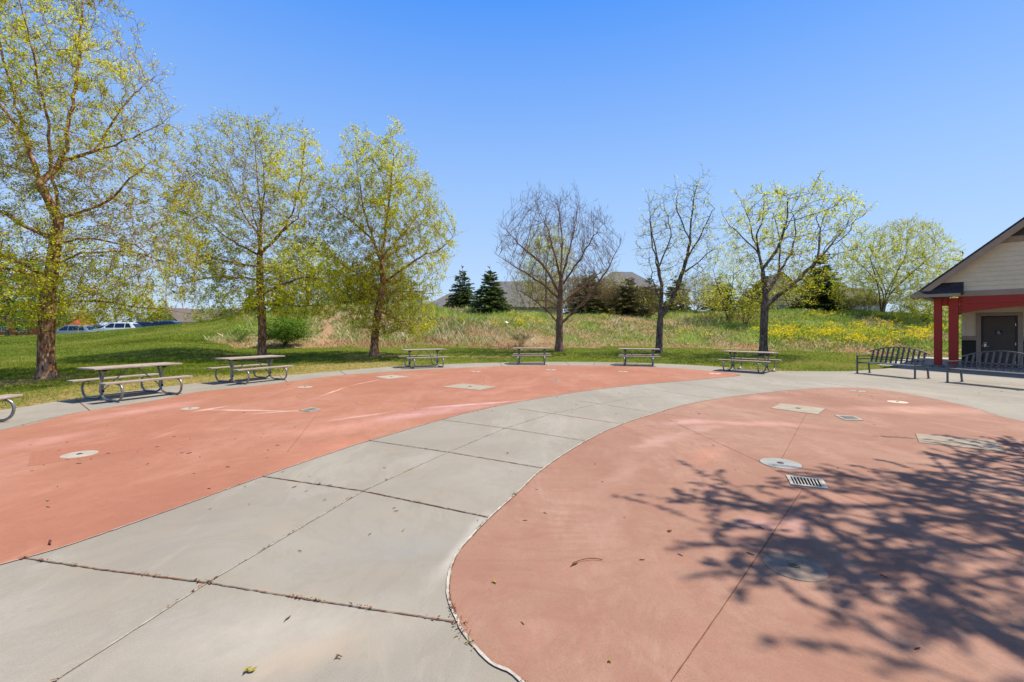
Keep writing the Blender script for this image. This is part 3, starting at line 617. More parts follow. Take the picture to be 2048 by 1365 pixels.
lawn_tree(47, 1527, 712, [(1527, 712), (1528, 650), (1531, 590), (1525, 545)],
    [[(1525, 550), (1520, 505), (1490, 470), (1466, 440), (1455, 418)], [(1525, 545), (1520, 470), (1540, 420), (1545, 380)], [(1531, 595), (1572, 540), (1612, 480), (1626, 420), (1620, 392)], [(1530, 610), (1580, 575), (1640, 520), (1690, 470), (1722, 430)],
     [(1524, 520), (1500, 440), (1495, 400)], [(1575, 535), (1580, 470), (1590, 410)], [(1531, 600), (1480, 590), (1450, 560)], [(1640, 520), (1665, 450), (1675, 400)], [(1530, 600), (1590, 600), (1650, 600)], [(1525, 540), (1560, 480), (1570, 400)]],
    [(380, 1525, 1640), (408, 1460, 1690), (440, 1452, 1725), (480, 1458, 1720), (520, 1470, 1695), (560, 1478, 1660), (596, 1480, 1640)], 2000, .20,
    'maple_tree', 'young maple with tufted yellow-green leaves behind the rightmost picnic table', 'maple tree', .30, BM_, LM, .095, 1.2, 4.4, .55, .5, .5, .2, 3.0, .014, None, 1.5, 0, .55, 2)

# trees and bushes on the bank
tw = Tree(53, 1770, 628)
for dx in (-30, -14, 0, 14, 26, 40): tw.chain([(1770+dx*.25, 628), (1770+dx*.8, 580, dx*.02), (1770+dx*1.9, 520, tw.rg.uniform(-1.5, 1.5))], .35, None if dx == -30 else True)
tw.grow(tw.env([(442, 1790, 1830), (465, 1735, 1862), (500, 1700, 1885), (540, 1680, 1898), (580, 1672, 1896), (612, 1690, 1880)], 3800), .28, 3, .34, (0, 0, .2)).finish(.16, .007)
rt = tw.root('willow_tree', 'fan-shaped many-stemmed willow in thin green leaf, beside the building gable', 'willow tree')
g, pts, _ = tw.twigs(1.3, .8, .016, up=.45, rnd=.45, bend=.12, r0=.006, r1=.004); tw.wood(BM_, rt, 'trunk', g)
tw.crown(tw.leafpts(pts, 11, .1, .05), .11, LM, rt, aspect=.45)

def bank_tree(seed, px, py, Y, prof, n, rb, name, label, cat, step, bk, lm, leaf, per, dens, L=.6, up=.2, stems=1, sub=0, group=None, cl=0, trop=.1):
    t = Tree(seed, px, py, Y); top = prof[0][0]; sp = (prof[-1][2]-prof[-1][1])*.25
    for k in range(stems):
        o = (k-(stems-1)/2)/max(stems-1, 1)*2*sp if stems > 1 else 0
        t.chain([(px+o*.15, t.gpy()), (px+o*.6, py+(top-py)*.25), (px+o*1.2, py+(top-py)*.5, t.rg.uniform(-.6, .6))], step, None if k == 0 else True)
    t.grow(t.env(prof, int(n*2.4)), step*.8, 3.2, step*1.0, (0, 0, trop)).finish(rb, .007)
    root = t.root(name, label, cat, group); g, pts, _ = t.twigs(per, L, .02, up=up, rnd=.7, bend=.1, r0=.006, r1=.004, sub=sub); t.wood(bk, root, 'trunk', g)
    C = t.leafpts(pts, dens*2.2, .1, .12)
    if len(C): t.crown(C, leaf, lm, root)
    return t
Tree.gpy = lambda s: HY-(s.bz-H0)/s.k
bank_tree(61, 615, 612, 47, [(478, 600, 640), (505, 565, 680), (540, 540, 700), (580, 530, 700), (612, 545, 690)], 700, .16, 'deciduous_tree', 'dense yellow-green tree on the bank between the two slender birches', 'tree', .42, BG, LB, .17, .9, 5.5, .7)
bank_tree(62, 775, 612, 48, [(498, 755, 785), (530, 715, 815), (570, 690, 840), (600, 682, 850), (640, 690, 848)], 800, .16, 'deciduous_tree', 'dark olive tree on the bank behind the rounded birch', 'tree', .42, BG, LD, .19, 1.0, 7.5, .7)
bank_tree(63, 695, 612, 49, [(520, 680, 710), (560, 655, 735), (610, 650, 740)], 350, .12, 'deciduous_tree', 'small olive-brown tree at the top of the trodden path', 'tree', .42, BG, LD, .17, 1.0, 6, .7)
bank_tree(64, 1092, 618, 52, [(452, 1070, 1118), (490, 1045, 1145), (540, 1035, 1160), (590, 1045, 1155), (612, 1060, 1140)], 800, .15, 'deciduous_tree', 'pale yellow-leaved tree showing through the leafless tree', 'tree', .42, BG, LM, .14, 1.1, 3.8, .7)
bank_tree(65, 1462, 636, 38, [(482, 1440, 1478), (520, 1412, 1505), (560, 1398, 1520), (600, 1392, 1530), (632, 1400, 1525)], 650, .09, 'sapling', 'yellow-green sapling with thin crossing branches left of the young maple', 'sapling', .36, BM_, LM, .11, .85, 3.4, .6, .2, 3)
bank_tree(66, 1492, 652, 36, [(585, 1475, 1510), (610, 1455, 1535), (640, 1455, 1535), (652, 1465, 1525)], 420, .06, 'thicket_bush', 'dark twiggy thicket at the foot of the young maple, casting a black shadow', 'bush', .24, BM_, LD, .09, 1.1, 2.6, .45, .3, 6)
bank_tree(67, 1215, 640, 44, [(560, 1190, 1235), (590, 1170, 1265), (625, 1165, 1270), (640, 1180, 1260)], 420, .05, 'brush', 'bare brown brush between the two spruces in front of the big house', 'bush', .24, BT, LD, .07, 3.4, .5, .55, .4, 7, 2)
bank_tree(84, 1222, 636, 47, [(545, 1200, 1245), (575, 1185, 1270), (615, 1180, 1280), (634, 1190, 1270)], 420, .08, 'budding_tree', 'budding olive tree directly in front of the big dark-roofed house wall', 'tree', .36, BT, LM, .10, 2.0, 1.5, .6, .3, 3, 2)
bank_tree(85, 1140, 632, 47, [(560, 1120, 1160), (590, 1095, 1180), (622, 1090, 1185)], 360, .06, 'brush', 'brown brush behind the leafless tree trunk hiding the long house wall', 'bush', .28, BT, LD, .08, 2.4, .9, .55, .4, 6, 2)
bank_tree(86, 1585, 630, 44, [(535, 1565, 1605), (570, 1545, 1625), (612, 1545, 1630), (628, 1555, 1620)], 480, .08, 'budding_tree', 'budding yellow-green tree between the young maple trunk and the tall spruce', 'tree', .34, BM_, LM, .11, 1.4, 2.2, .6, .3, 3, 1)
bank_tree(87, 1060, 626, 54, [(540, 1030, 1085), (575, 1015, 1100), (618, 1015, 1100)], 420, .07, 'budding_tree', 'thin budding tree in front of the long light grey roof', 'tree', .4, BG, LM, .11, 1.4, 1.6, .7, .3, 3, 1)
bank_tree(88, 1168, 634, 48, [(552, 1150, 1190), (580, 1135, 1215), (625, 1130, 1225)], 420, .06, 'brush', 'grey-brown twiggy brush behind the bronze spruce right of the leafless tree', 'bush', .28, BT, LD, .09, 2.8, 1.0, .6, .5, 5, 3)
bank_tree(89, 1290, 640, 42, [(575, 1275, 1310), (600, 1262, 1318), (636, 1262, 1316)], 320, .05, 'brush', 'twiggy brush left of the two-stemmed tree trunk on the bank top', 'bush', .24, BT, LD, .08, 2.6, .9, .5, .4, 5, 2)
bank_tree(90, 300, 650, 70, [(612, 280, 330), (628, 265, 345), (648, 262, 345)], 300, .06, 'bush', 'low olive bush screening the olive-grey gabled house', 'bush', .45, BG, LD, .2, 1.2, 3.0, .7, .2, 6)
bank_tree(91, 55, 664, 72, [(600, 20, 100), (630, -20, 120), (660, -30, 125)], 420, .06, 'bush', 'green bush in front of the red brick house at the far left', 'bush', .5, BG, LG, .24, 1.2, 3.0, .8, .2, 6)
bank_tree(92, 415, 645, 78, [(612, 395, 440), (628, 378, 455), (644, 378, 455)], 300, .06, 'bush', 'low olive bush in front of the grey-roofed house on the lawn crest', 'bush', .45, BG, LD, .2, 1.2, 2.4, .7, .2, 6)
bank_tree(68, 1395, 628, 43, [(550, 1380, 1420), (580, 1345, 1445), (615, 1335, 1450), (630, 1350, 1440)], 520, .06, 'brush', 'twiggy brush with a few yellow leaves right of the two-stemmed tree', 'bush', .24, BT, LM, .09, 2.4, .8, .55, .3, 6, 2)
bank_tree(69, 1850, 642, 36, [(590, 1825, 1880), (605, 1795, 1900), (625, 1785, 1900), (645, 1795, 1890)], 520, .05, 'bush', 'light olive bush on the bank behind the red posts', 'bush', .26, BM_, LM, .10, 1.1, 4.2, .4, .2, 7)
bank_tree(70, 1720, 628, 40, [(592, 1705, 1745), (605, 1680, 1765), (622, 1670, 1765), (632, 1680, 1760)], 380, .04, 'brush', 'low grey twiggy brush at the foot of the fan-shaped willow', 'bush', .22, BG, LM, .06, 2.4, .8, .45, .4, 6, 1)
bank_tree(71, 572, 692, 29.5, [(636, 550, 600), (650, 532, 614), (672, 528, 616), (690, 540, 610)], 520, .03, 'shrub', 'leafy bright green shrub at the foot of the bank beside the slender birch', 'shrub', .16, BM_, LG, .085, 1.4, 5.5, .3, .3, 9)
bank_tree(72, 482, 678, 31, [(658, 470, 500), (668, 455, 510), (684, 452, 512)], 220, .02, 'shrub', 'low green weedy shrub at the left end of the bank', 'shrub', .16, BM_, LG, .07, 1.2, 4, .25, .3, 7)
bank_tree(73, 1042, 692, 30.5, [(668, 1030, 1058), (678, 1018, 1066), (692, 1024, 1060)], 220, .02, 'shrub', 'small dark bare shrub at the bank foot above the fourth picnic table', 'shrub', .13, BG, LD, .05, 2.6, .5, .25, .4, 7)
bank_tree(74, 15, 660, 62, [(505, -20, 40), (545, -60, 90), (590, -80, 110), (640, -70, 100)], 700, .2, 'deciduous_tree', 'bright green full-leaved tree far back at the left edge', 'tree', .6, BG, LG, .26, 1.0, 8, .9)
bank_tree(75, 232, 655, 68, [(586, 215, 262), (605, 180, 292), (630, 165, 300), (648, 175, 290)], 420, .15, 'deciduous_tree', 'olive tree behind the white parked car', 'tree', .6, BG, LD, .2, 1.0, 5.5, .8)
bank_tree(76, 130, 655, 80, [(575, 100, 150), (600, 70, 185), (640, 70, 190)], 420, .15, 'deciduous_tree', 'grey-brown distant tree behind the silver parked car', 'tree', .65, BG, LD, .17, 1.1, 3.0, .9)

# spruces
def spruce(seed, px, py, top, hw, Y, label, lm, dens=1.0):
    rg = np.random.default_rng(seed); X = (px-CX)/F*Y; z0 = tz1(X, Y); k = Y/F; Hh = H0+(HY-top)*k-z0; rw = hw*k
    root = empty('spruce_tree', (X, Y, z0), 0, label, 'spruce tree', 'spruces on the bank')
    nb = int(230*dens*max(Hh/5, .7)); h = 1-np.sqrt(rg.uniform(0, 1, nb)); h = np.sort(np.clip(h, .02, .99)); ang = rg.uniform(0, 2*np.pi, nb)
    ln = rw*(1-h)**.85*rg.uniform(.72, 1.12, nb)*np.where(h < .06, .8, 1)+.1; z = .15+h*(Hh-.35)
    d = np.stack([np.cos(ang), np.sin(ang), np.interp(h, [0, .5, .9, 1], [-.12, .0, .45, 1.2])], -1); d = nrm(d)
    st = np.stack([0*z, 0*z, z], -1); q = np.ones(nb); en = st+d*ln[:, None]
    tr = frusta(np.array([[0, 0, -.2], [0, 0, Hh*.5]]), np.array([[0, 0, Hh*.5], [0, 0, Hh]]), np.array([[0, 0, 1.]]*2), np.array([[0, 0, 1.]]*2), np.array([.02*Hh, .011*Hh]), np.array([.011*Hh, .004]), 8)
    br = frusta(st, en, d, d, q*.02, q*.006, 4)
    mesh_np('trunk', np.concatenate([tr[0], br[0]]), np.concatenate([tr[1], br[1]+len(tr[0])]), BM_, root, smooth=True)
    m = np.maximum((ln*17).astype(int), 5); b = np.repeat(np.arange(nb), m); t = rg.uniform(.12, 1.06, len(b))
    c = st[b]+d[b]*(ln[b]*t)[:, None]; side = np.stack([-np.sin(ang[b]), np.cos(ang[b]), 0*t], -1); wd = (.38*(1.1-t)*ln[b])[:, None]
    sd = rg.uniform(-1, 1, (len(b), 1)); c = c+side*sd*wd; c[:, 2] += -.05*ln[b]*t**2-.10*np.abs(sd[:, 0])*wd[:, 0]+rg.normal(size=len(b))*.03
    a = nrm(d[b]+side*np.sign(sd)*.8+rg.normal(size=(len(b), 3))*.25+np.array([0, 0, .1])); L = rg.uniform(.16, .34, (len(b), 1))*(1+.3*(Hh > 6)); up = nrm(np.cross(a, rg.normal(size=a.shape))); W = L*.34
    V = np.stack([c-a*L*.4-up*W*.5, c-a*L*.4+up*W*.5, c+a*L*.6+up*W*.3, c+a*L*.6-up*W*.3], 1).reshape(-1, 3)
    tn = np.clip(rg.normal(.4, .2, len(b))+.25*(t-.6)+rg.normal(size=nb)[b]*.1, 0, 1)
    mesh_np('crown', V, np.arange(len(V)).reshape(-1, 4), lm, root, tint=tn)
for i, (px, py, top, hw, Y, lab, lm, de) in enumerate([
    (925, 614, 530, 38, 47, 'left of the neat pair of spruces beside the low grey roof', LS, 1.3), (980, 632, 528, 42, 42, 'right of the neat pair of spruces, darker and lower on the bank', LS, 1.5),
    (1178, 636, 535, 50, 44, 'bronze-tinged spruce just right of the leafless tree trunk', LSB, 1.1), (1258, 642, 548, 54, 43, 'bronze spruce in front of the big grey-roofed house', LSB, 1.1), (1228, 638, 562, 34, 46, 'small bronze spruce between the two larger bronze spruces', LSB, 1.0), (1298, 636, 548, 34, 47, 'thin spruce at the right corner of the big grey-roofed house', LS, .8),
    (1352, 632, 545, 36, 47, 'spruce seen between the stems of the two-stemmed tree', LS, 1.0), (1442, 632, 542, 46, 46, 'broad spruce behind the yellow-green sapling', LS, 1.0), (1515, 628, 548, 40, 47, 'spruce directly behind the maple trunk', LS, .9),
    (1640, 628, 503, 56, 45, 'tall spruce right of the young maple trunk', LS, 1.3), (505, 622, 562, 26, 48, 'narrow dark spruce behind the trunk of the slender birch', LS, 1.0), (560, 618, 545, 30, 52, 'dark spruce half hidden by the dense yellow-green tree', LS, .8),
    (740, 612, 520, 34, 53, 'spruce behind the trunk of the rounded birch', LS, 1.0), (1924, 620, 500, 26, 50, 'spruce whose tip shows above the building gable edge', LS, 1.0)]): spruce(100+i, px, py, top, hw, Y, lab, lm, de)

# the tree out of frame on the right whose shadow falls on the near red pavement
t = Tree(83, CX, 700, 9.0); t.bx, t.by, t.bz = 9.2, 4.3, 0; t.pos = []; t.par = []
def seed3(t, P_, first=False, step=.3):
    if first: t.pos.append(np.array(P_[0])); t.par.append(-1); last = 0
    else: last = int(np.argmin(((np.array(t.pos)-np.array(P_[0]))**2).sum(1)))
    for q in catmull(P_, 6)[1:]:
        if (np.array(q)-t.pos[last]).dot(np.array(q)-t.pos[last]) > step*step*.8: t.pos.append(np.array(q)); t.par.append(last); last = len(t.pos)-1
seed3(t, [(0, 0, -.1), (.05, 0, 1.5), (0, .05, 3), (0, 0, 5), (.1, 0, 7)], True)
def shade_pts(n, rg):
    out = []
    while len(out) < n:
        h = rg.uniform(4.6, 9.6); a, b = rg.uniform(-1, 1, 2)
        if a*a+b*b > 1: continue
        wd = np.interp(h, [4.6, 5.4, 7.2, 9.6], [3.4, 4.3, 4.2, 1.6]); p = np.array([a*wd*1.0, b*wd*.8, h])
        X, Y = t.bx+p[0], t.by+p[1]
        if X < 1.14*Y+1.35 and h < H0+(HY+60)/F*Y+1.2: continue
        out.append(p)
    return np.array(out)
A = shade_pts(2000, t.rg)
t.grow(A, .30, 4, .40, (-.05, 0, .05), jit=.06).finish(.16, .009)
rt = t.root('shade_tree', 'tree standing just out of frame whose leafy shadow falls on the near red pavement', 'tree')
g, pts, _ = t.twigs(1.5, 1.05, .02, up=.06, rnd=.26, bend=.02, r0=.008, r1=.005); t.wood(BM_, rt, 'trunk', g)
C = t.leafpts(pts, 40.0, .12, .022); C = C[(C[:, 0]+t.bx)/(C[:, 1]+t.by) > -9]; t.crown(C, .068, LM, rt, aspect=.75)
# ---------------------------------------------------------------- picnic tables
def wood_mat():
    t = NT('weathered_plank'); v = t.scale(t.co, (1.2, 16, 16)); f = t.noise(5, 6, .7, v)
    c = t.ramp(f, [(.3, lin((104, 94, 88))), (.5, lin((150, 138, 130))), (.7, lin((184, 174, 167)))])
    c = t.mix(t.ramp(t.noise(2.5, 4, .6), [(.45, (0, 0, 0, 1)), (.75, (.6, .6, .6, 1))]), c, lin((140, 112, 98)))
    t.color(c); t.set(.85, 0, .2); t.bump(f, .4, .006); return t.m
WOOD = wood_mat()
GALV = noisy('galvanised_pipe', (112, 114, 116), (156, 158, 160), 14, .42, .1, 40, .75, spec=.5)
BLK = noisy('black_clamp', (24, 22, 22), (44, 40, 38), 20, .6, .1)
def make_table():
    root = empty('picnic_table', (0, 0, 0)); L = .92
    for k, y in enumerate((-.29, -.145, 0, .145, .29)):
        pass
    mb = MB()
    for y in (-.296, -.148, 0, .148, .296): mb.box((0, y, .742), (2*L, .14, .038))
    mb.build('tabletop', WOOD, root, .006)
    for s in (-1, 1):
        mb = MB()
        for y in (.60, .74): mb.box((0, s*y, .432), (2*L, .135, .038))
        mb.build('seat', WOOD, root, .006)
    for x in (-.62, .62):
        for s in (-1, 1):
            o = s*.027
            path = [(.62, .408), (.74, .405), (.85, .345), (.885, .235), (.85, .11), (.76, .04), (.66, .026), (.40, .026), (.24, .03), (.10, .085), (.015, .20), (.03, .36), (.10, .52), (.185, .70)]
            MB().tube(catmull([(x+o, s*y, z) for y, z in path], 5), .024, 12).build('frame_pipe', GALV, root, smooth=True)
        MB().box((x, 0, .712), (.05, .62, .02)).build('crossbar', BLK, root, .004); MB().box((x, 0, .20), (.085, .06, .05)).build('knee_clamp', BLK, root, .004)
        for s in (-1, 1): MB().box((x+s*.027, s*.18, .69), (.07, .08, .045)).build('clamp', BLK, root, .004); MB().box((x, s*.66, .405), (.05, .2, .014)).build('seat_bracket', BLK, root, .003)
        MB().tube([(x*.98, 0, .20), (x*.12, 0, .718)], .013, 8).build('brace', GALV, root, smooth=True)
    return root
proto = make_table()
TABS = [(-30, 832, 812, 70, 'picnic table cut off by the left edge, only a bent pipe leg in view', 0), (254, 783, 0, 0, 'large-looking picnic table beside the tallest birch', 0), (513, 751, 0, 0, 'picnic table in front of the slender birch, its left end nearer', 0),
        (852, 729.5, 0, 0, 'picnic table in front of the bare shrub gap right of the rounded birch', 0), (1064, 727.6, 0, 0, 'picnic table seen side-on just left of the leafless tree', 0),
        (1281, 728.3, 0, 0, 'picnic table in front of the two-stemmed tree', 0), (1501, 738.5, 0, 0, 'rightmost picnic table, in front of the young maple', 0)]
ROT = [104, 67, 63, 28, -2, -15, -46]
ctr = [(-9.56, 7.2), (-9.27, 11.0), (-8.28, 14.3), (-3.85, 19.6), (.93, 21.3), (5.78, 20.5), (9.25, 17.55)]
SCL = [1, 1, 1, 1, .98, .98, 1]
for i, ((px, py), rz) in enumerate(zip(ctr, ROT)):
    o = proto if i == 0 else copy_tree(proto)
    o.location = (px, py, 0); o.rotation_euler = (0, 0, R(rz)); o.scale = (SCL[i],)*3
    tag(o, TABS[i][4], 'picnic table', 'picnic tables round the red pavement')

# ---------------------------------------------------------------- park benches
STEEL = noisy('bench_steel', (74, 76, 84), (104, 106, 114), 10, .45, .1, 60, .35, spec=.5)
SLATM = noisy('bench_slat', (66, 68, 76), (90, 92, 100), 8, .5, .1, 50, .3, spec=.5)
def make_bench():
    root = empty('park_bench', (0, 0, 0)); hw = 1.0          # local +x along the bench, front towards -y
    for s in (-1, 1):
        x = s*(hw+.03); mb = MB()
        mb.bar((x, -.30, 0), (x, -.30, .66), .05, .04); mb.bar((x, .27, 0), (x, .22, .40), .05, .04)
        mb.box((x, -.30, .008), (.09, .09, .012)); mb.box((x, .27, .008), (.09, .09, .012))
        mb.bar((x, -.28, .385), (x, .22, .385), .05, .04); mb.build('leg_frame', STEEL, root, .006)
        MB().bar((x, -.325, .645), (x, .27, .645), .055, .035).bar((x, -.28, .535), (x, .25, .535), .04, .03).build('armrest', STEEL, root, .006)
    mb = MB()
    for k in range(8): mb.bar((-hw, -.30+k*.064, .42+.0), (hw, -.30+k*.064, .42), .048, .025)
    mb.build('seat', SLATM, root, .005)
    zt = lambda x: .80+.20*(1-(x/(hw+.05))**2)
    yb = lambda z: .20+(z-.42)*.28
    arc = [(x, yb(zt(x)), zt(x)) for x in np.linspace(-hw-.05, hw+.05, 25)]
    mb = MB()
    for a, b in zip(arc[:-1], arc[1:]): mb.bar(a, b, .05, .03)
    mb.build('top_rail', SLATM, root)
    mb = MB()
    for z in (.62, .54): mb.bar((-hw, yb(z)+.012, z), (hw, yb(z)+.012, z), .025, .03)
    mb.build('back_rail', STEEL, root, .004)
    for x in np.linspace(-hw+.10, hw-.10, 11):
        MB().bar((x, yb(.42)-.01, .42), (x, yb(zt(x)-.02)-.01, zt(x)-.02), .022, .075).build('slat', SLATM, root, .004)
    return root
bn = make_bench()
def seat_at(o, fl, fr, label):
    a, b = Vector(G(*fl)), Vector(G(*fr)); d = (b-a); ang = math.atan2(d.y, d.x); m = (a+b)/2; nb = Vector((-d.y, d.x)).normalized()
    o.location = (m.x+nb.x*.30, m.y+nb.y*.30, 0); o.rotation_euler = (0, 0, ang); o.scale = (d.length/2.06, 1, 1)
    tag(o, label, 'bench', 'arched metal benches facing the pavement')
b2 = copy_tree(bn)
seat_at(bn, (1714.5, 747), (1830, 758.6), 'dark metal bench with arched slatted back, on the grass side left of the red posts')
seat_at(b2, (1895, 765), (2052, 781), 'dark metal bench with arched back in front of the door, cut by the right edge')

# ---------------------------------------------------------------- pavilion
bl = empty('restroom_pavilion', (BO[0], BO[1], 0), BROT, 'cream-sided gabled park building with red timber posts and a brown door', 'building')
CREAM = noisy('cream_siding', (212, 190, 160), (222, 202, 172), 3, .7, .1, 60)
CREAML = CREAM
TAUPE = noisy('taupe_trim', (150, 126, 106), (164, 140, 118), 4, .65, .08)
RED = noisy('red_timber', (156, 44, 32), (172, 54, 40), 6, .6, .25, 30, 0, 5, (6, 6, 1))
DARKS = noisy('dark_green_siding', (48, 46, 40), (58, 54, 46), 4, .7, .1)
DOORM = noisy('brown_door', (72, 58, 48), (82, 66, 54), 3, .5, .05)
FRM = noisy('door_frame_brown', (46, 38, 34), (54, 44, 38), 3, .5, .05)
SHG = None
def shingle_mat(name, c1, c2, c3, sx=3.2, sy=7):
    t = NT(name); uv = t.scale(t.co, (1, 1, 1)); b = t.n('TexBrick'); b.offset = .5; b.inputs['Scale'].default_value = 1
    b.inputs['Brick Width'].default_value = .33; b.inputs['Row Height'].default_value = .14; b.inputs['Mortar Size'].default_value = .008
    b.inputs['Color1'].default_value = lin(c1); b.inputs['Color2'].default_value = lin(c2); b.inputs['Mortar'].default_value = lin(c3)
    sp = t.n('SeparateXYZ'); t.L(t.co, sp.inputs[0]); cb = t.n('CombineXYZ'); t.L(t.math('ADD', sp.outputs[0], t.math('MULTIPLY', sp.outputs[1], .37)), cb.inputs[0]); t.L(t.math('MULTIPLY', sp.outputs[2], 1.35), cb.inputs[1]); t.L(cb.outputs[0], b.inputs['Vector'])
    c = t.mix(t.ramp(t.noise(30, 4, .7), [(.4, (0, 0, 0, 1)), (.7, (.4, .4, .4, 1))]), b.outputs['Color'], lin(c3)); t.color(c); t.set(.95, 0, .15); t.bump(t.noise(120, 3, .6), .5, .01); return t.m
SHG = shingle_mat('asphalt_shingle', (62, 58, 60), (84, 78, 78), (40, 38, 40))
SHD = noisy('brown_shake', (74, 58, 46), (92, 74, 60), 6, .8, .3, 20)
TP, SL, TE = 4.0, .873, -1.25                      # ridge position, roof slope, eave end along the gable
zr = lambda t: 3.54+SL*(t+.93)                     # top of the roof at t
def siding(name, mat, t0f, t1f, z0, z1, y, pitch=.185):
    mb = MB(); z = z0
    while z < z1-.02:
        zz = min(z+pitch, z1); a0, a1, c0, c1 = t0f(z), t1f(z), t0f(zz), t1f(zz)
        if a1-a0 > .02 and c1 > c0:
            mb.add([(a0, y-.034, z), (a1, y-.034, z), (c1, y-.002, zz), (c0, y-.002, zz), (a0, y+.02, z), (a1, y+.02, z), (c1, y+.02, zz), (c0, y+.02, zz)],
                   [(0, 1, 2, 3), (5, 4, 7, 6), (4, 5, 1, 0), (3, 2, 6, 7), (4, 0, 3, 7), (1, 5, 6, 2)])
        z = zz
    return mb.build(name, mat, bl)
lft = lambda z: max((z-3.54)/SL-.93+.12, -.72); rgt = lambda z: 2*TP-lft(z)
siding('gable_siding', CREAM, lft, rgt, 3.22, 5.06, 0)
siding('gable_shakes', SHD, lft, rgt, 5.29, 7.6, .0, .2)
MB().box((TP, -.02, 5.175), (rgt(5.17)-lft(5.17), .06, .225)).build('gable_trim', TAUPE, bl, .004)
MB().box((TP, -.025, 3.105), (2*TP-.02, .07, .225)).build('gable_trim', TAUPE, bl, .004)
# roof slabs with overhang, rake boards
for s in (1, -1):
    X = lambda t: t if s > 0 else 2*TP-t
    mb = MB(); th = .09
    mb.prism([(X(TE), zr(TE)-th), (X(TP), zr(TP)-th), (X(TP), zr(TP)), (X(TE), zr(TE))], 'y', -.40, 9.2); mb.build('roof', SHG, bl)
    mb = MB(); mb.prism([(X(TE+.01), zr(TE)-.36), (X(TP), zr(TP)-.40), (X(TP), zr(TP)-.095), (X(TE+.01), zr(TE)-.095)], 'y', -.445, -.405); mb.build('rake_board', TAUPE, bl)
    mb = MB(); mb.prism([(X(TE+.02), zr(TE)-.30), (X(TP), zr(TP)-.30), (X(TP), zr(TP)-.27), (X(TE+.02), zr(TE)-.27)], 'y', -.40, .02); mb.build('soffit', TAUPE, bl)
    mb = MB(); mb.box((X(TE-.03), 4.4, zr(TE)-.13), (.06, 9.6, .16)); mb.build('gutter', TAUPE, bl, .01)
# little return roof at the corner
mb = MB(); a, b, yF = -1.42, .16, -.62
mb.add([(a, yF, 3.12), (b-.05, yF, 3.12), (b, -.01, 3.62), (-.75, -.01, 3.62), (a, .3, 3.12), (b-.05, yF, 3.07), (a, yF, 3.07), (b, -.01, 3.07), (a, .3, 3.07), (-.75, .3, 3.62)],
       [(0, 1, 2, 3), (0, 3, 9, 4), (1, 5, 7, 2), (6, 5, 1, 0), (4, 8, 6, 0), (5, 6, 8, 7), (2, 7, 8, 4, 9, 3)])
mb.build('return_roof', SHG, bl)
MB().box(((a+b)/2-.03, yF-.02, 3.045), (b-a-.05, .04, .13)).box((a-.02, (yF+.3)/2, 3.045), (.04, .92, .13)).build('fascia', TAUPE, bl, .006)
# posts and arched beam
def post(t, y, wd=.27):
    o = MB().box((t, y, 1.47), (wd, wd, 2.94)); o.build('post', RED, bl, .012)
post(-.145, .0, .29); post(-.62, -.02, .25)
post(2*TP+.145, 0, .29); post(2*TP+.62, 0, .25)
mb = MB(); mb.prism([(-.49, 2.62), (-.30, 2.62), (-.30, 2.95), (-.49, 2.95)], 'y', -.09, .09); mb.build('spacer_block', RED, bl, .01)
mb = MB(); n = 16; top = [(2*TP*k/n, 2.98) for k in range(n+1)]; mb.prism([(0, 2.685), (2*TP, 2.685), (2*TP, 2.985), (0, 2.985)], 'y', -.06, .1); mb.build('beam', RED, bl, .006)
arc = [(2*TP*k/n, 2.28+.36*math.sin(math.pi*k/n)**.75) for k in range(n+1)]
mb = MB(); mb.prism(arc+[(2*TP, 2.675), (0, 2.675)], 'y', -.05, .09); mb.build('arched_brace', RED, bl)
for z in (2.92, 2.78, 2.60, 2.44): MB().lathe([(.024, 0), (.024, .012), (.012, .02)], (0, 0, 0), 12).build('bolt', BLK, bl)
bolts = [o for o in bl.children if o.name.startswith('bolt')]
for o, z in zip(bolts, (2.92, 2.78, 2.60, 2.44)): o.location = (.09, -.06 if z > 2.68 else -.05, z); o.rotation_euler = (R(90), 0, 0)
# door wall
yw = 1.45; dt0, dt1, dz = .60, 1.64, 2.14
siding('wall_siding', CREAM, lambda z: .13, lambda z: dt0-.155, 1.335, 3.2, yw); siding('wall_siding', CREAM, lambda z: dt1+.155, lambda z: 2*TP, 1.335, 3.2, yw)
siding('wall_siding', CREAM, lambda z: dt0-.155, lambda z: dt1+.155, dz+.20, 3.2, yw)
siding('lower_siding', DARKS, lambda z: .0, lambda z: dt0-.155, .02, 1.14, yw-.004, .18); siding('lower_siding', DARKS, lambda z: dt1+.155, lambda z: 2*TP, .02, 1.14, yw-.004, .18)
MB().box((4, yw+4, 1.6), (2*TP, 7.95, 3.16)).build('wall', CREAM, bl)
MB().box((.065, yw-.012, 2.27), (.13, .05, 1.86)).build('corner_trim', TAUPE if 0 else CREAM, bl, .004)
mb = MB().box(((dt0-.155)/2, yw-.03, 1.24), (dt0-.155, .05, .185)).box(((dt0-.155)/2, yw-.04, 1.165), (dt0-.155, .07, .035)); w2 = 2*TP-dt1-.155
mb.box((dt1+.155+w2/2, yw-.03, 1.24), (w2, .05, .185)).box((dt1+.155+w2/2, yw-.04, 1.165), (w2, .07, .035)); mb.build('belt_trim', TAUPE, bl, .004)
mb = MB().box((dt0-.08, yw-.03, (dz+.06)/2), (.15, .06, dz+.06)).box((dt1+.08, yw-.03, (dz+.06)/2), (.15, .06, dz+.06)).box(((dt0+dt1)/2, yw-.03, dz+.13), (dt1-dt0+.31, .064, .14)); mb.build('door_trim', TAUPE, bl, .004)
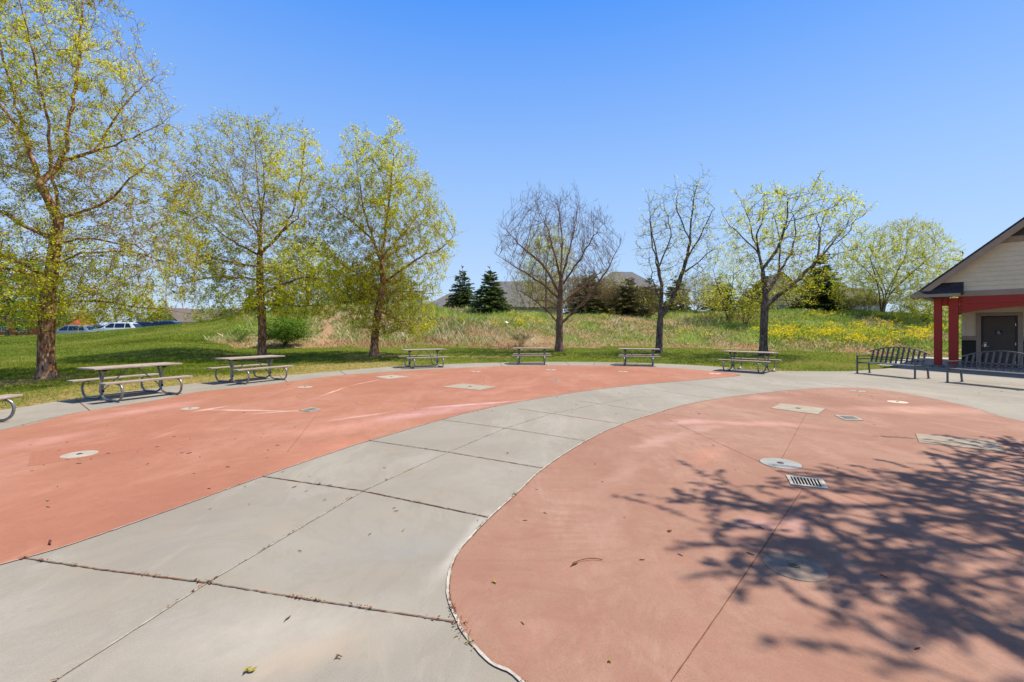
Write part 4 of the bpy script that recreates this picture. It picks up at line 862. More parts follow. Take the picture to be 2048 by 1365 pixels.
mb = MB().box((dt0+.025, yw-.02, dz/2), (.055, .07, dz)).box((dt1-.025, yw-.02, dz/2), (.055, .07, dz)).box(((dt0+dt1)/2, yw-.02, dz+.025), (dt1-dt0+.005, .07, .06)); mb.build('door_frame', FRM, bl, .003)
dr = MB().box(((dt0+dt1)/2, yw-.01, dz/2), (dt1-dt0-.115, .045, dz-.025)).build('door', DOORM, bl, .003)
CHR = noisy('brushed_chrome', (170, 166, 156), (206, 202, 192), 20, .3, .05, 60, .8)
yd = yw-.035; xk = dt0+.115
MB().box((xk, yd-.012, .97), (.075, .025, .20)).build('lock_plate', CHR, dr, .004)
MB().box((xk, yd-.027, 1.025), (.045, .006, .055)).build('keypad', BLK, dr)
MB().tube([(xk+.01, yd-.02, .90), (xk+.01, yd-.065, .90), (xk+.04, yd-.07, .90), (xk+.13, yd-.07, .895)], .011, 8).build('door_handle', CHR, dr, smooth=True)
MB().box((dt0+.035, yd-.02, .93), (.02, .012, .06)).build('strike_plate', noisy('brass_strike', (176, 150, 84), (196, 168, 96), 10, .35, .05, 30, .8), dr)
for z in (1.82, 1.02, .25): MB().box((dt1-.055, yd-.012, z), (.022, .02, .11)).build('hinge', CHR, dr, .003)
xs, zs = (dt0+dt1)/2-.01, 1.50
sg = MB().box((xs, yd-.005, zs), (.21, .012, .16)).build('door_sign', noisy('sign_black', (12, 12, 13), (18, 18, 19), 5, .4, 0), bl, .004)
WHT = noisy('sign_white', (214, 212, 208), (226, 224, 220), 5, .6, 0)
ys = yd-.016; mb = MB()
mb.lathe([(.010, 0), (.010, .004)], (0, 0, 0), 12); mb.v = [(xs-.012+x, ys-z, zs+.062+y) for x, y, z in mb.v]
ring = [(xs-.006+.030*math.cos(R(a)), ys, zs+.005+.030*math.sin(R(a))) for a in range(120, 361, 15)]
mb.tube(ring, .0042, 6); mb.tube([(xs-.012, ys, zs+.05), (xs-.008, ys, zs+.022), (xs+.016, ys, zs+.020), (xs+.034, ys, zs-.012), (xs+.044, ys, zs-.008)], .0055, 6); mb.tube([(xs-.010, ys, zs+.038), (xs+.012, ys, zs+.034)], .004, 6)
mb.build('wheelchair_symbol', WHT, sg)
def text(s_, size, x, z):
    cu = bpy.data.curves.new('lettering', 'FONT'); cu.body = s_; cu.size = size; cu.align_x = 'CENTER'; cu.extrude = .0015
    tmp = bpy.data.objects.new('lettering_curve', cu); COL.objects.link(tmp); bpy.context.view_layer.update()
    me = bpy.data.meshes.new_from_object(tmp.evaluated_get(bpy.context.evaluated_depsgraph_get())); bpy.data.objects.remove(tmp); bpy.data.curves.remove(cu)
    me.materials.clear(); me.materials.append(WHT); o = bpy.data.objects.new('lettering', me); o.location = (x, ys, z); o.rotation_euler = (R(90), 0, 0); return link(o, sg)
text('RESTROOM', .030, xs, zs-.048); text('UNISEX', .022, xs, zs-.072)
MB().box((1.98, yw-.06, .78), (.16, .04, .16)).build('outlet_cover', CHR, bl, .006)
MB().box((TP, .72, 3.06), (2*TP-.2, 1.35, .04)).build('ceiling', TAUPE, bl)
stone = noisy('grey_stone', (104, 100, 96), (128, 122, 116), 6, .85, .4, 20)
mb = MB()
for k in range(4): mb.box((-.95+.35*k, -.1+.02*(k % 2), .045), (.33, .42, .09))
mb.build('stone_footing', stone, bl, .015)
MB().box((TP-.8, 4.3, -.006), (2*TP+3.6, 9.8, .02)).build('floor_slab', noisy('slab_concrete', (150, 144, 136), (168, 162, 154), 2, .85, .1, 80), bl)

# ---------------------------------------------------------------- houses beyond the bank
RFG = shingle_mat('grey_roof_shingle', (104, 102, 106), (122, 120, 124), (82, 80, 84)); RFB = shingle_mat('brown_roof_shingle', (96, 88, 84), (112, 104, 98), (74, 68, 66))
WN = glass_dark('window_glass', (52, 60, 70)); WT = noisy('white_trim', (214, 214, 210), (226, 226, 222), 4, .6, .05)
def house(label, X, Y, w_, d_, hw_, pitch, rz, wall, roofm, hip=False, wins=(), oh=.4, chim=True):
    z0 = tz1(X, Y)-.1; root = empty('house', (X, Y, z0), R(rz), label, 'house', 'houses beyond the bank')
    W = noisy('house_wall', wall, tuple(min(255, c+12) for c in wall), 3, .8, .15, 40, 0, 4, (1, 1, 8))
    MB().box((0, 0, hw_/2), (w_, d_, hw_)).build('wall', W, root)
    hx, hy = w_/2+oh, d_/2+oh; e = hw_-.12; rh = hy*pitch; mb = MB()
    if hip:
        k = max(hx-hy, .2); mb.add([(-hx, -hy, e), (hx, -hy, e), (hx, hy, e), (-hx, hy, e), (-k, 0, e+rh), (k, 0, e+rh)], [(0, 1, 5, 4), (1, 2, 5), (2, 3, 4, 5), (3, 0, 4), (3, 2, 1, 0)])
    else:
        mb.prism([(-hy, e), (0, e+rh), (hy, e), (hy, e-.15), (0, e+rh-.2), (-hy, e-.15)], 'x', -hx, hx)
        mb2 = MB().prism([(-d_/2, hw_-.1), (d_/2, hw_-.1), (0, e+rh-.22)], 'x', -w_/2+.01, w_/2-.01); mb2.build('gable_wall', W, root)
    mb.build('roof', roofm, root)
    mb = MB()
    for (s, x0, z_, ww, wh) in wins:
        if s == 'f': wd = MB().box((x0, -d_/2-.03, z_), (ww+.2, .06, wh+.2)).build('window', WT, root); MB().box((x0-ww/4-.03, -d_/2-.065, z_), (ww/2-.06, .02, wh)).box((x0+ww/4+.03, -d_/2-.065, z_), (ww/2-.06, .02, wh)).build('pane', WN, wd)
        if s == 'r': wd = MB().box((w_/2+.03, x0, z_), (.06, ww+.2, wh+.2)).build('window', WT, root); MB().box((w_/2+.065, x0, z_), (.02, ww, wh)).build('pane', WN, wd)
        if s == 'l': wd = MB().box((-w_/2-.03, x0, z_), (.06, ww+.2, wh+.2)).build('window', WT, root); MB().box((-w_/2-.065, x0, z_), (.02, ww, wh)).build('pane', WN, wd)
    if chim: MB().box((-w_*.2, d_*.18, e+rh*.8), (.5, .5, 1.0)).build('chimney', noisy('chimney_brick', (120, 88, 76), (140, 104, 90), 12, .85, .2), root)
    return root
def hx(px, Y): return (px-CX)/F*Y
house('house with a low grey hip roof peeping over the bank left of the spruce pair', hx(895, 66), 70, 8, 8, 2.7, .62, 0, (150, 150, 150), RFG, True, [('f', -2, 1.6, 1.2, 1.2)], .4, False)
house('long house with a broad light grey roof behind the leafless tree', hx(1052, 64), 68, 9.5, 11, 2.9, .70, 0, (150, 148, 144), RFG, False, [('f', 0, 1.6, 2, 1.2)], .4, False)
house('big two-storey house with a dark grey hip roof between the bronze spruces', hx(1244, 66), 66, 9.0, 6.0, 5.5, .80, 4, (104, 104, 100), RFG, True, [('f', 2.6, 2.2, 1.4, 1.3)], .4, False)
house('tan house with a dark peaked roof half hidden behind the young maple', hx(1578, 60), 64, 7, 7, 3.6, 1.0, 80, (186, 170, 144), RFB, False, [('f', 0, 2.2, 1.6, 1.2), ('l', 0, 2.4, 1.4, 1.2)])
house('grey house with white window trim behind the willow', hx(1712, 60), 64, 8, 7, 3.4, .6, 10, (150, 148, 146), RFB, False, [('f', -1.5, 2.4, 1.4, 1.3), ('f', 1.5, 2.4, 1.4, 1.3)])
house('olive-grey gabled house with a white double window beyond the parked cars', hx(332, 84), 88, 9, 6.4, 2.6, .75, 86, (112, 118, 100), RFB, False, [('l', 0, 3.2, 1.9, 1.1)])
house('grey-roofed house beyond the lawn crest, left of the small gabled house', hx(408, 84), 92, 8, 8, 2.6, .5, 0, (134, 128, 122), RFG, False)
house('small house with a pale front gable on the lawn crest left of the slender birch', hx(458, 80), 84, 6, 5.6, 2.6, .55, 84, (168, 166, 156), RFB, False, [('l', 0, 2.2, 1.2, .9)])
house('red brick house far back at the left edge under the trees', hx(50, 100), 104, 16, 8, 3.2, .5, 8, (176, 84, 58), RFB, False, [('f', -5, 1.7, 1.6, 1.4), ('f', -1, 1.7, 1.6, 1.6), ('f', 3, 1.7, 1.4, 1.4)])

# ---------------------------------------------------------------- parked cars
TYRE = noisy('tyre_rubber', (22, 22, 22), (34, 34, 34), 20, .8, .1); RIM = noisy('alloy_rim', (150, 152, 156), (180, 182, 186), 10, .35, .05, 30, .7); GL = glass_dark('car_glass'); TL = noisy('tail_lamp', (150, 16, 18), (176, 26, 24), 10, .25, 0); HLm = noisy('head_lamp', (200, 204, 208), (224, 226, 228), 10, .2, 0)
def car(label, X, Y, z, rz, col, suv=True, sc=1.0):
    root = empty('parked_car', (X, Y, z), R(rz), label, 'car', 'cars parked beyond the lawn')
    t = NT('car_paint'); t.b.inputs['Base Color'].default_value = lin(col); t.set(.3, .15, .5); t.b.inputs['Coat Weight'].default_value = .7; t.b.inputs['Coat Roughness'].default_value = .08
    h = 1.66 if suv else 1.46
    # side outline of the lower body, front at -x
    body = [(-2.30, .42), (-2.33, .62), (-2.24, .80), (-1.9, .90), (-1.15, .98), (1.9, 1.04), (2.22, 1.0), (2.30, .78), (2.30, .42)]
    def arch(c, r=.36): return [(c+r*math.cos(R(a)), .34+r*math.sin(R(a))) for a in (0, 30, 60, 90, 120, 150, 180)]
    low = [(2.22, .30)]+[p for p in arch(1.42)]+[p for p in arch(-1.40)]+[(-2.22, .30)]
    prof = body+low; n = len(prof); mb = MB(); V = []
    for (y, ins) in ((-.92, 0), (-.86, .0), (.86, 0), (.92, 0)):
        f_ = .965 if abs(y) > .9 else 1.0
        V += [(x*(f_ if abs(x) > 2 else 1), y, (zz if zz < .8 or abs(y) < .9 else .8+(zz-.8)*.86)) for x, zz in prof]
    fs = [(k*n+i, k*n+(i+1) % n, (k+1)*n+(i+1) % n, (k+1)*n+i) for k in range(3) for i in range(n)]+[tuple(range(n)), tuple(range(3*n, 4*n))[::-1]]
    mb.add(V, fs); mb.build('body', t.m, root, 0, True)
    cab = [(-1.25, .97), (-.45, h-.06), (-.1, h), (1.25, h-.01), (1.62, h-.10), (2.12, 1.02)] if suv else [(-1.2, .96), (-.4, h-.05), (0, h), (.8, h-.03), (1.25, h-.14), (1.95, 1.03)]
    m = len(cab); V = []
    for y, s in ((-1, 1), (1, 1)): V += [(x, y*(.86-.26*max(0, (zz-.97)/(h-.97))), zz) for x, zz in cab]
    MB().add(V, [tuple(range(m)), tuple(range(m, 2*m))[::-1]]+[(i, (i+1) % m, m+(i+1) % m, m+i) for i in range(m)]).build('cabin', t.m, root, .03)
    for s in (-1, 1):
        yy = lambda zz: s*(.866-.26*(zz-.97)/(h-.97)+.004); zt, zb = h-.12, 1.03
        for (a0, a1, b0, b1) in ((-1.02, -.02, -.42, -.02), (.05, 1.02, .05, .98), (1.10, 1.72, 1.06, 1.42)):
            MB().add([(a0, yy(zb), zb), (a1, yy(zb), zb), (b1, yy(zt), zt), (b0, yy(zt), zt)]+[(a0, yy(zb)-s*.02, zb), (a1, yy(zb)-s*.02, zb), (b1, yy(zt)-s*.02, zt), (b0, yy(zt)-s*.02, zt)], [(0, 1, 2, 3), (7, 6, 5, 4), (0, 4, 5, 1), (1, 5, 6, 2), (2, 6, 7, 3), (3, 7, 4, 0)]).build('window', GL, root)
        MB().box((2.235, s*.70, .90), (.12, .30, .15)).build('taillight', TL, root, .03)
        MB().box((-2.20, s*.68, .72), (.2, .34, .13)).build('headlight', HLm, root, .03)
        MB().box((-.86, s*.98, 1.05), (.12, .2, .13)).build('mirror', t.m, root, .03)
        for x in (-1.40, 1.42):
            wmb = MB().lathe([(.20, 0), (.31, 0), (.335, .03), (.335, .19), (.31, .22), (.20, .22)], (0, 0, 0), 24); wmb.v = [(x+p[0], s*(.70+p[2]), .335+p[1]) for p in wmb.v]; wh = wmb.build('wheel', TYRE, root, smooth=True)
            r_ = MB().lathe([(.06, .0), (.205, -.01), (.205, .05)], (0, 0, 0), 16)
            for k in range(5): a = 2*math.pi*k/5; r_.bar((0, 0, .045), (.2*math.cos(a), .2*math.sin(a), .04), .05, .02)
            r_.v = [(x+p[0], s*(.885+p[2]), .335+p[1]) for p in r_.v]; r_.build('rim', RIM, wh)
    sl = (h-.97)/.8
    MB().add([(-1.17, -.76, 1.05), (-1.17, .76, 1.05), (-.51, .62, h-.09), (-.51, -.62, h-.09)], [(0, 1, 2, 3)]).build('windscreen', GL, root).location = (-.02, 0, .012)
    x1, x2 = (2.08, 1.70) if suv else (1.9, 1.32)
    MB().add([(x1, -.74, 1.08), (x1, .74, 1.08), (x2, .64, h-.14), (x2, -.64, h-.14)], [(3, 2, 1, 0)]).build('rear_window', GL, root).location = (.03, 0, .012)
    for y in (-.55, .55): MB().tube([(-.1, y, h+.0), (0, y, h+.05), (1.1, y, h+.05), (1.25, y, h)], .018, 6).build('roof_rail', RIM, root)
    return root
def carp(label, px, roof_y, Y, rz, col, suv=True): car(label, hx(px, Y), Y, H0+(HY-roof_y)/F*Y-(1.68 if suv else 1.48)+.12, rz, col, suv)
carp('silver-grey estate parked just right of the tallest birch trunk', 146, 652.5, 52, 10, (138, 148, 160)); carp('white estate with red tail lamp parked on the lawn crest', 237, 647, 52, 12, (226, 228, 230)); carp('bright blue car between the silver and the white cars', 190, 652, 57, 14, (24, 52, 140), False)
carp('dark car with a red tail lamp behind the white estate', 283, 646, 56, 8, (44, 44, 50)); carp('navy car rightmost but one in the parked row', 325, 644, 54, 10, (40, 50, 84)); carp('pale grey-blue car at the right end of the parked row', 352, 647.5, 57, 10, (136, 150, 164), False)

# ---------------------------------------------------------------- things set in the pavement
CAPM = noisy('pale_concrete_cap', (116, 108, 99), (142, 132, 122), 5, .8, .2, 120); NOZ = noisy('nozzle_metal', (70, 66, 60), (104, 100, 94), 30, .5, .3, 60, .5)
CAPW = noisy('white_concrete_cap', (142, 134, 124), (166, 158, 146), 6, .8, .2, 120); PLT = noisy('concrete_plate', (136, 126, 112), (156, 146, 131), 4, .85, .25, 100)
RIMD = noisy('dark_gap_rim', (84, 66, 56), (112, 90, 76), 40, .95, .2)  # dark brown ring drawn as the gap round caps and plates
def cap(px, py, wpx, label, mat=CAPM, noz=True, hexa=0, rim=True):
    x, y = G(px, py); u = (px-CX)/F; r = wpx/2*(y/F)/math.sqrt(1+u*u)
    root = empty('spray_cap', (x, y, 0), 0, label, 'spray cap', 'round spray caps set in the red pavement')
    MB().lathe([(r, .0045), (r*.985, .009), (r*.3, .0105)], (0, 0, 0), hexa or 40).build('disc', mat, root)
    if rim: MB().lathe([(r*1.035, .0042), (r*1.035, .005), (r*.99, .0052)], (0, 0, 0), hexa or 40).build('rim', RIMD, root)
    if noz:
        MB().lathe([(r*.17, .0108), (r*.165, .016), (r*.12, .018)], (0, 0, 0), 24).build('nozzle', NOZ, root); MB().lathe([(r*.08, .0185), (r*.07, .021), (.004, .0215)], (0, 0, 0), 16).build('nozzle_cap', noisy('nozzle_core', (40, 38, 36), (60, 56, 52), 20, .5, 0), root)
    return root
cap(1589, 1135, 131, 'large grey round cap in the tree shadow, nearest the camera', noisy('faded_cap', (112, 100, 90), (146, 128, 114), 9, .9, .3, 120), True, 0, False); cap(1561, 928, 86, 'shiny pale round cap just behind the slotted grate', noisy('steel_cap', (126, 128, 126), (148, 148, 146), 3, .6, .05, 60, .05)); cap(159, 910, 79, 'white round cap at the left inside a patched rectangle', CAPW)
cap(380, 818, 40, 'white round cap with a chalky ring in front of the large-looking picnic table', CAPW); cap(610, 775, 32, 'small white round cap in front of the second table from the left', CAPW); cap(952, 744, 20, 'small white round cap left of the side-on picnic table', CAPW); cap(1102, 740.5, 22, 'small white round cap right of the side-on picnic table', CAPW)
cap(1246, 744, 20, 'small white round cap in front of the two-stemmed tree', CAPW); cap(1112, 761.5, 27, 'grey six-sided cap near the middle of the far red pavement', CAPM, True, 6); cap(1430, 748, 25, 'faint pinkish cap by the pointed tip of the far red pavement', noisy('pink_cap', (196, 150, 136), (206, 160, 146), 5, .8, .1)); cap(1795, 805, 44, 'pale round cap on the right red pavement near the benches', noisy('dusty_cap', (196, 166, 150), (206, 178, 162), 5, .8, .1)); cap(1715, 783, 38, 'six-sided cap with a red centre at the far edge of the right red pavement', PLT, True, 6)
def slab(corners, label, mat=PLT, name='access_plate', cat='access plate', z=.0095, lid=True, group=None):
    c = [Vector(G(*p)) for p in corners]; m = sum(c, Vector((0, 0)))/4; root = empty(name, (m.x, m.y, 0), 0, label, cat, group)
    pts = [(p-m) for p in c]; mb = MB(); mb.prism([(p.x, p.y) for p in pts], 'z', .0042, z); mb.build('plate', mat, root)
    if z > .008: MB().prism([(p.x+p.normalized().x*.012, p.y+p.normalized().y*.012) for p in pts], 'z', .0041, .0052).build('rim', RIMD, root)
    if lid: MB().lathe([(.05, z+.0005), (.05, z+.006), (.03, z+.008)], (0, 0, 0), 16).build('lid', NOZ, root)
    return root
slab([(750, 754.5), (784, 750.8), (819, 754), (776, 758.8)], 'whitish diamond plate in front of the third picnic table', CAPW); slab([(883, 774.5), (926, 768), (994, 774), (960, 781)], 'large grey square plate in the middle of the far red pavement', PLT)
slab([(1561, 807.7), (1651.5, 817.6), (1635.7, 830), (1542, 817.6)], 'pale square plate on the right red pavement', PLT); slab([(1831, 868), (1989.5, 883), (2010.7, 905.5), (1838.5, 886.5)], 'long pale plate crossed by the edge of the tree shadow', noisy('worn_plate', (128, 116, 102), (152, 138, 124), 3, .85, .25, 100), lid=False)
slab([(63, 904.7), (275.6, 879), (286.7, 898), (54, 934.6)], 'rough pink patched rectangle round the left white cap', noisy('pink_patch', (138, 88, 70), (154, 104, 84), 30, .9, .4, 80), 'patch', 'pavement patch', .006, False)
GRM = noisy('grate_steel', (140, 136, 128), (170, 166, 158), 16, .6, .1, 60, .1); PIT_SHADE = noisy('pit_shade_black', (6, 6, 6), (10, 10, 9), 10, 1, 0, spec=0)
def grate(corners, label, nb):
    c = [Vector(G(*p)) for p in corners]; m = sum(c, Vector((0, 0)))/4; root = empty('drain_grate', (m.x, m.y, 0), 0, label, 'drain grate', 'slotted drain grates')
    p = [q-m for q in c]; at = lambda a, b: (p[0]*(1-a)+p[1]*a)*(1-b)+(p[3]*(1-a)+p[2]*a)*b
    def quad(mb, a0, a1, b0, b1, z0, z1): mb.prism([tuple(at(a, b)) for a, b in ((a0, b0), (a1, b0), (a1, b1), (a0, b1))], 'z', z0, z1)
    mb = MB(); quad(mb, .02, .98, .02, .98, .0042, .0055); mb.build('pit_shade', PIT_SHADE, root)  # flat black sheet: darkness between the bars is painted into its colour
    mb = MB(); quad(mb, 0, 1, 0, .13, .0045, .016); quad(mb, 0, 1, .87, 1, .0045, .016); quad(mb, 0, .10, .13, .87, .0045, .016); quad(mb, .90, 1, .13, .87, .0045, .016); mb.build('frame', GRM, root)
    mb = MB()
    for k in range(nb): a = .10+.80*(k+.5+.0)/nb; quad(mb, a+.80/nb*.02, a+.80/nb*.40, .13, .87, .006, .0145)
    mb.build('bars', GRM, root)
grate([(1571.7, 952.8), (1646, 960.5), (1657, 980.7), (1581.6, 971.7)], 'slotted steel drain grate on the near red pavement in the tree shadow', 9); grate([(1669.5, 832), (1708, 833.8), (1727, 842), (1688.5, 841.5)], 'small slotted drain grate beside the pale square plate', 7); grate([(598.7, 822.5), (623, 816.6), (642.5, 819.8), (619, 824.6)], 'small slotted drain grate on the far red pavement with a chalk trail', 7)
bo = empty('bollard', (*T(34, 672)[:2], T(34, 672)[2]), 0, 'short black post on the far lawn left of the tallest birch', 'bollard')
MB().lathe([(.09, 0), (.09, .75), (.11, .78), (.11, .84), (.05, .92)], (0, 0, -.05), 14).build('post', BLK, bo); MB().lathe([(.14, -.02), (.14, .04), (.10, .05)], (0, 0, 0), 14).build('base', BLK, bo)
# ---------------------------------------------------------------- grass, weeds, flowers
rg = np.random.default_rng(5)
def blades(name, X, Y, h, wd, lean, mat, tint, zoff=0):
    n = len(X); Z = tz(X, Y)+zoff; a = rg.uniform(0, 2*np.pi, n); b = rg.uniform(0, 2*np.pi, n)
    B = np.stack([X, Y, Z], -1); s = np.stack([np.cos(a), np.sin(a), 0*a], -1)*(wd*.5)[:, None]; l = np.stack([np.cos(b), np.sin(b), 0*a], -1)*(lean*h)[:, None]; up = np.stack([0*h, 0*h, h], -1)
    V = np.stack([B-s, B+s, B+l*.45+up*.6+s*.7, B+l+up], 1).reshape(-1, 3)
    o = mesh_np(name, V, np.arange(4*n).reshape(-1, 4), mat, tint=np.clip(tint, 0, 1)); return tag(o, kind='stuff')
def scatter(n, ylo, yhi, ulo, uhi, pw=1.0):
    Y = ylo+(yhi-ylo)*rg.uniform(0, 1, n)**pw; u = rg.uniform(ulo, uhi, n); return u*Y/F, Y
DRY = leafmat('dry_straw', [(0, (140, 104, 72)), (.25, (196, 166, 126)), (.6, (226, 206, 168)), (1, (240, 228, 200))], .35, .8)
WEED = leafmat('weed_green', [(0, (84, 110, 34)), (.35, (124, 152, 54)), (.7, (160, 184, 84)), (1, (190, 206, 124))], .4, .7)
TURF = leafmat('turf_blade', [(0, (76, 90, 22)), (.4, (104, 126, 28)), (.7, (134, 148, 44)), (1, (180, 164, 96))], .4, .8)
YEL = leafmat('mustard_flower', [(0, (232, 200, 8)), (.5, (250, 226, 14)), (1, (252, 238, 60))], .4, .8)
X, Y = scatter(520000, 24, 50, -620, 1150, .9)
wm = wildmask(X, Y); k = rg.uniform(0, 1, len(X)) < wm; X, Y = X[k], Y[k]
u, r, rf, rc, *_ = tparts(X, Y); s2 = (r-rf)/(rc-rf); px = u+CX
pd = path_dist(X, Y); ok = pd+.22*vnoise(X, Y, 17, 3) > .15+.4*rg.uniform(0, 1, len(X)); X, Y, s2, px = X[ok], Y[ok], s2[ok], px[ok]
c1 = vnoise(X, Y, 31, .8); c2 = vnoise(X, Y, 33, 2.0)
green = np.interp(px, [430, 560, 640, 720, 900, 1050, 1200, 1350, 1480, 1560, 1900], [.55, .7, .38, .34, .5, .44, .46, .5, .62, .84, .9])+np.interp(s2, [0, .12, .3, .6, 1], [-.42, -.22, -.02, .12, .2])+.20*c1+.12*c2
isg = rg.uniform(0, 1, len(X)) < green
h = rg.gamma(4, .036, len(X))*np.interp(px, [640, 760, 900, 1000, 1100, 2000], [1, 1.7, 1.7, 1.2, 1, 1])*np.interp(s2, [0, .1, .3, .7, 1.2], [.5, 1.1, 1.25, .95, .7])*np.interp(c2, [-1.5, 1.5], [.7, 1.3])
fd = ~isg; kd = rg.uniform(0, 1, len(X)) < .8
m = fd & kd; low = np.interp(px[m], [600, 760, 1000, 1150], [1.1, .45, .6, 1.2])*rg.uniform(.3, 1.8, m.sum())
blades('dry_grass', X[m], Y[m], h[m]*np.where(low > 1, .6, 1), rg.uniform(.012, .03, m.sum()), low, DRY, rg.normal(.5, .25, m.sum())+.15*c2[m]-.35*np.clip(.12-s2[m], 0, .12)/.12)
m = isg; blades('weeds', X[m], Y[m], h[m]*.85, rg.uniform(.02, .06, m.sum()), rg.uniform(.2, .9, m.sum()), WEED, rg.normal(.45, .22, m.sum())+.16*c1[m])
# mustard flowers in drifts
FC = [(1560, 668, 30, 8, 500), (1600, 672, 45, 9, 900), (1650, 677, 45, 7, 700), (1700, 686, 40, 6, 500), (1545, 657, 22, 8, 220), (1735, 662, 30, 8, 450), (1755, 675, 40, 7, 420), (1690, 665, 40, 8, 240), (1830, 672, 40, 6, 600), (1850, 680, 30, 5, 300), (1660, 633, 26, 5, 260), (1760, 640, 30, 6, 120), (1800, 690, 40, 6, 160), (1620, 690, 50, 5, 120), (1780, 655, 50, 10, 150),
      (1040, 655, 10, 5, 200), (1030, 640, 9, 4, 80), (1048, 640, 6, 3, 50), (1070, 648, 6, 4, 40), (990, 655, 8, 4, 20), (922, 648, 6, 4, 30), (1222, 636, 9, 5, 90), (880, 642, 14, 5, 80), (835, 662, 14, 4, 50), (1500, 655, 20, 8, 20), (700, 640, 60, 14, 40), (1420, 680, 60, 12, 25), (1880, 665, 40, 8, 200), (1610, 650, 60, 12, 90)]
FX, FY = [], []
for (cx, cy, sx, sy, n) in FC:
    cxs, cys = rg.normal(cx, sx*.6, max(n//44, 2)), rg.normal(cy, sy*.85, max(n//44, 2))
    for a, b in zip(cxs, cys):
        x, y, z = T(a, min(max(b, 628), 698), 24, 46); kk = 14; FX.append(x+rg.normal(0, .28, kk)); FY.append(y+rg.normal(0, .3, kk))
FX, FY = np.concatenate(FX), np.concatenate(FY); kz = wildmask(FX, FY) > .4; FX, FY = FX[kz], FY[kz]; n = len(FX)
hz = rg.uniform(.22, .5, n); blades('weeds', FX, FY, hz, np.full(n, .02), rg.uniform(0, .2, n), WEED, rg.normal(.4, .2, n))
kk = 5; C = np.repeat(np.stack([FX, FY, tz(FX, FY)+hz], -1), kk, 0)+rg.normal(size=(n*kk, 3))*np.array([.05, .05, .045]); V, Q_ = leaves(C, .052, rg, .9)
tag(mesh_np('yellow_wildflowers', V, Q_, YEL, tint=rg.uniform(0, 1, len(C))), kind='stuff')
# mown lawn blades, denser near the pavement
def lawn(n, ylo, yhi, ulo, uhi, hmin, hmax, wd, pw):
    X, Y = scatter(n, ylo, yhi, ulo, uhi, pw); u, r, rf, rc, *_ = tparts(X, Y)
    rot = rg.uniform(0, 1, n); ee = np.array(edge); ang = np.arctan2(ee[:, 1]-PC[1], ee[:, 0]-PC[0]); er = np.hypot(ee[:, 0]-PC[0], ee[:, 1]-PC[1]); o = np.argsort(ang)
    R_ = np.interp(np.arctan2(Y-PC[1], X-PC[0]), ang[o], er[o]); t = (X-BO[0])*BD[0]+(Y-BO[1])*BD[1]; q = (X-BO[0])*BM[0]+(Y-BO[1])*BM[1]
    ok = (r > R_+.02) & (wildmask(X, Y) < .5) & ((t < -2.0) | (q > 9.3)) & ~((X > 12.9) & (Y < 17.47+(X-12.9)*.56))
    worn = np.maximum(sst(4.2, .3, r-R_+1.3*vnoise(X, Y, 12, .7))*sst(60, -330, u), np.maximum(sst(.5, .1, r-R_), sst(1, .2, np.hypot((X+1.5)/4.5, (Y-25)/1.1))*.8)); 
    for tx_, ty_ in ((93, 757), (524, 716), (748, 713)):
        cx_, cy_, _z = T(tx_, ty_); worn = np.maximum(worn, .9*sst(2.0, .4, np.hypot(X-cx_, Y-cy_)+.5*vnoise(X, Y, 14, 1.5)))
    ok &= rg.uniform(0, 1, n) > worn*.95
    X, Y, worn = X[ok], Y[ok], worn[ok]; m = len(X)
    blades('lawn_grass', X, Y, rg.uniform(hmin, hmax, m), np.full(m, wd)*rg.uniform(.6, 1.3, m), rg.uniform(.2, 1.2, m), TURF, rg.normal(.45, .2, m)+.14*vnoise(X, Y, 41, .6)+.08*vnoise(X, Y, 43, 3)+.35*worn, -.01)
lawn(150000, 8.5, 20, -1150, -100, .03, .075, .012, 1); lawn(190000, 16, 31, -1150, 900, .03, .08, .018, 1); lawn(70000, 28, 48, -1150, -420, .04, .09, .03, 1)

# ---------------------------------------------------------------- litter on the pavement
TWG = noisy('twig_brown', (66, 38, 26), (110, 66, 42), 30, .9, .2); YLF = noisy('fallen_yellow_leaf', (120, 116, 30), (168, 150, 50), 20, .8, .2); BLF = noisy('fallen_brown_leaf', (84, 52, 34), (130, 84, 54), 20, .85, .2)
rr_ = random.Random(9)
def twig_mesh():
    L = .03; return MB().tube([(-L, 0, .004), (-L*.3, .002, .006), (L*.4, -.002, .005), (L, .002, .004)], [.003, .0042, .004, .002], 6)
tg0 = twig_mesh().build('fallen_twig', TWG); lf = MB()
def leaf_obj(name, mat, s, sd):
    r = random.Random(sd); mb = MB(); s = s*.5
    for k in range(4):
        a = r.uniform(0, 6.28); c = Vector((r.uniform(-s, s)*.6, r.uniform(-s, s)*.4, .006)); d = Vector((math.cos(a), math.sin(a), r.uniform(.1, .5)))*s*.6; e = Vector((-math.sin(a), math.cos(a), .2))*s*.28
        mb.add([c-d, c+e-d*.1, c+d, c-e-d*.1, c-d+Vector((0, 0, .002)), c+e-d*.1+Vector((0, 0, .002)), c+d+Vector((0, 0, .002)), c-e-d*.1+Vector((0, 0, .002))], [(0, 1, 2, 3), (7, 6, 5, 4), (0, 4, 5, 1), (1, 5, 6, 2), (2, 6, 7, 3), (3, 7, 4, 0)])
    return mb.build(name, mat)
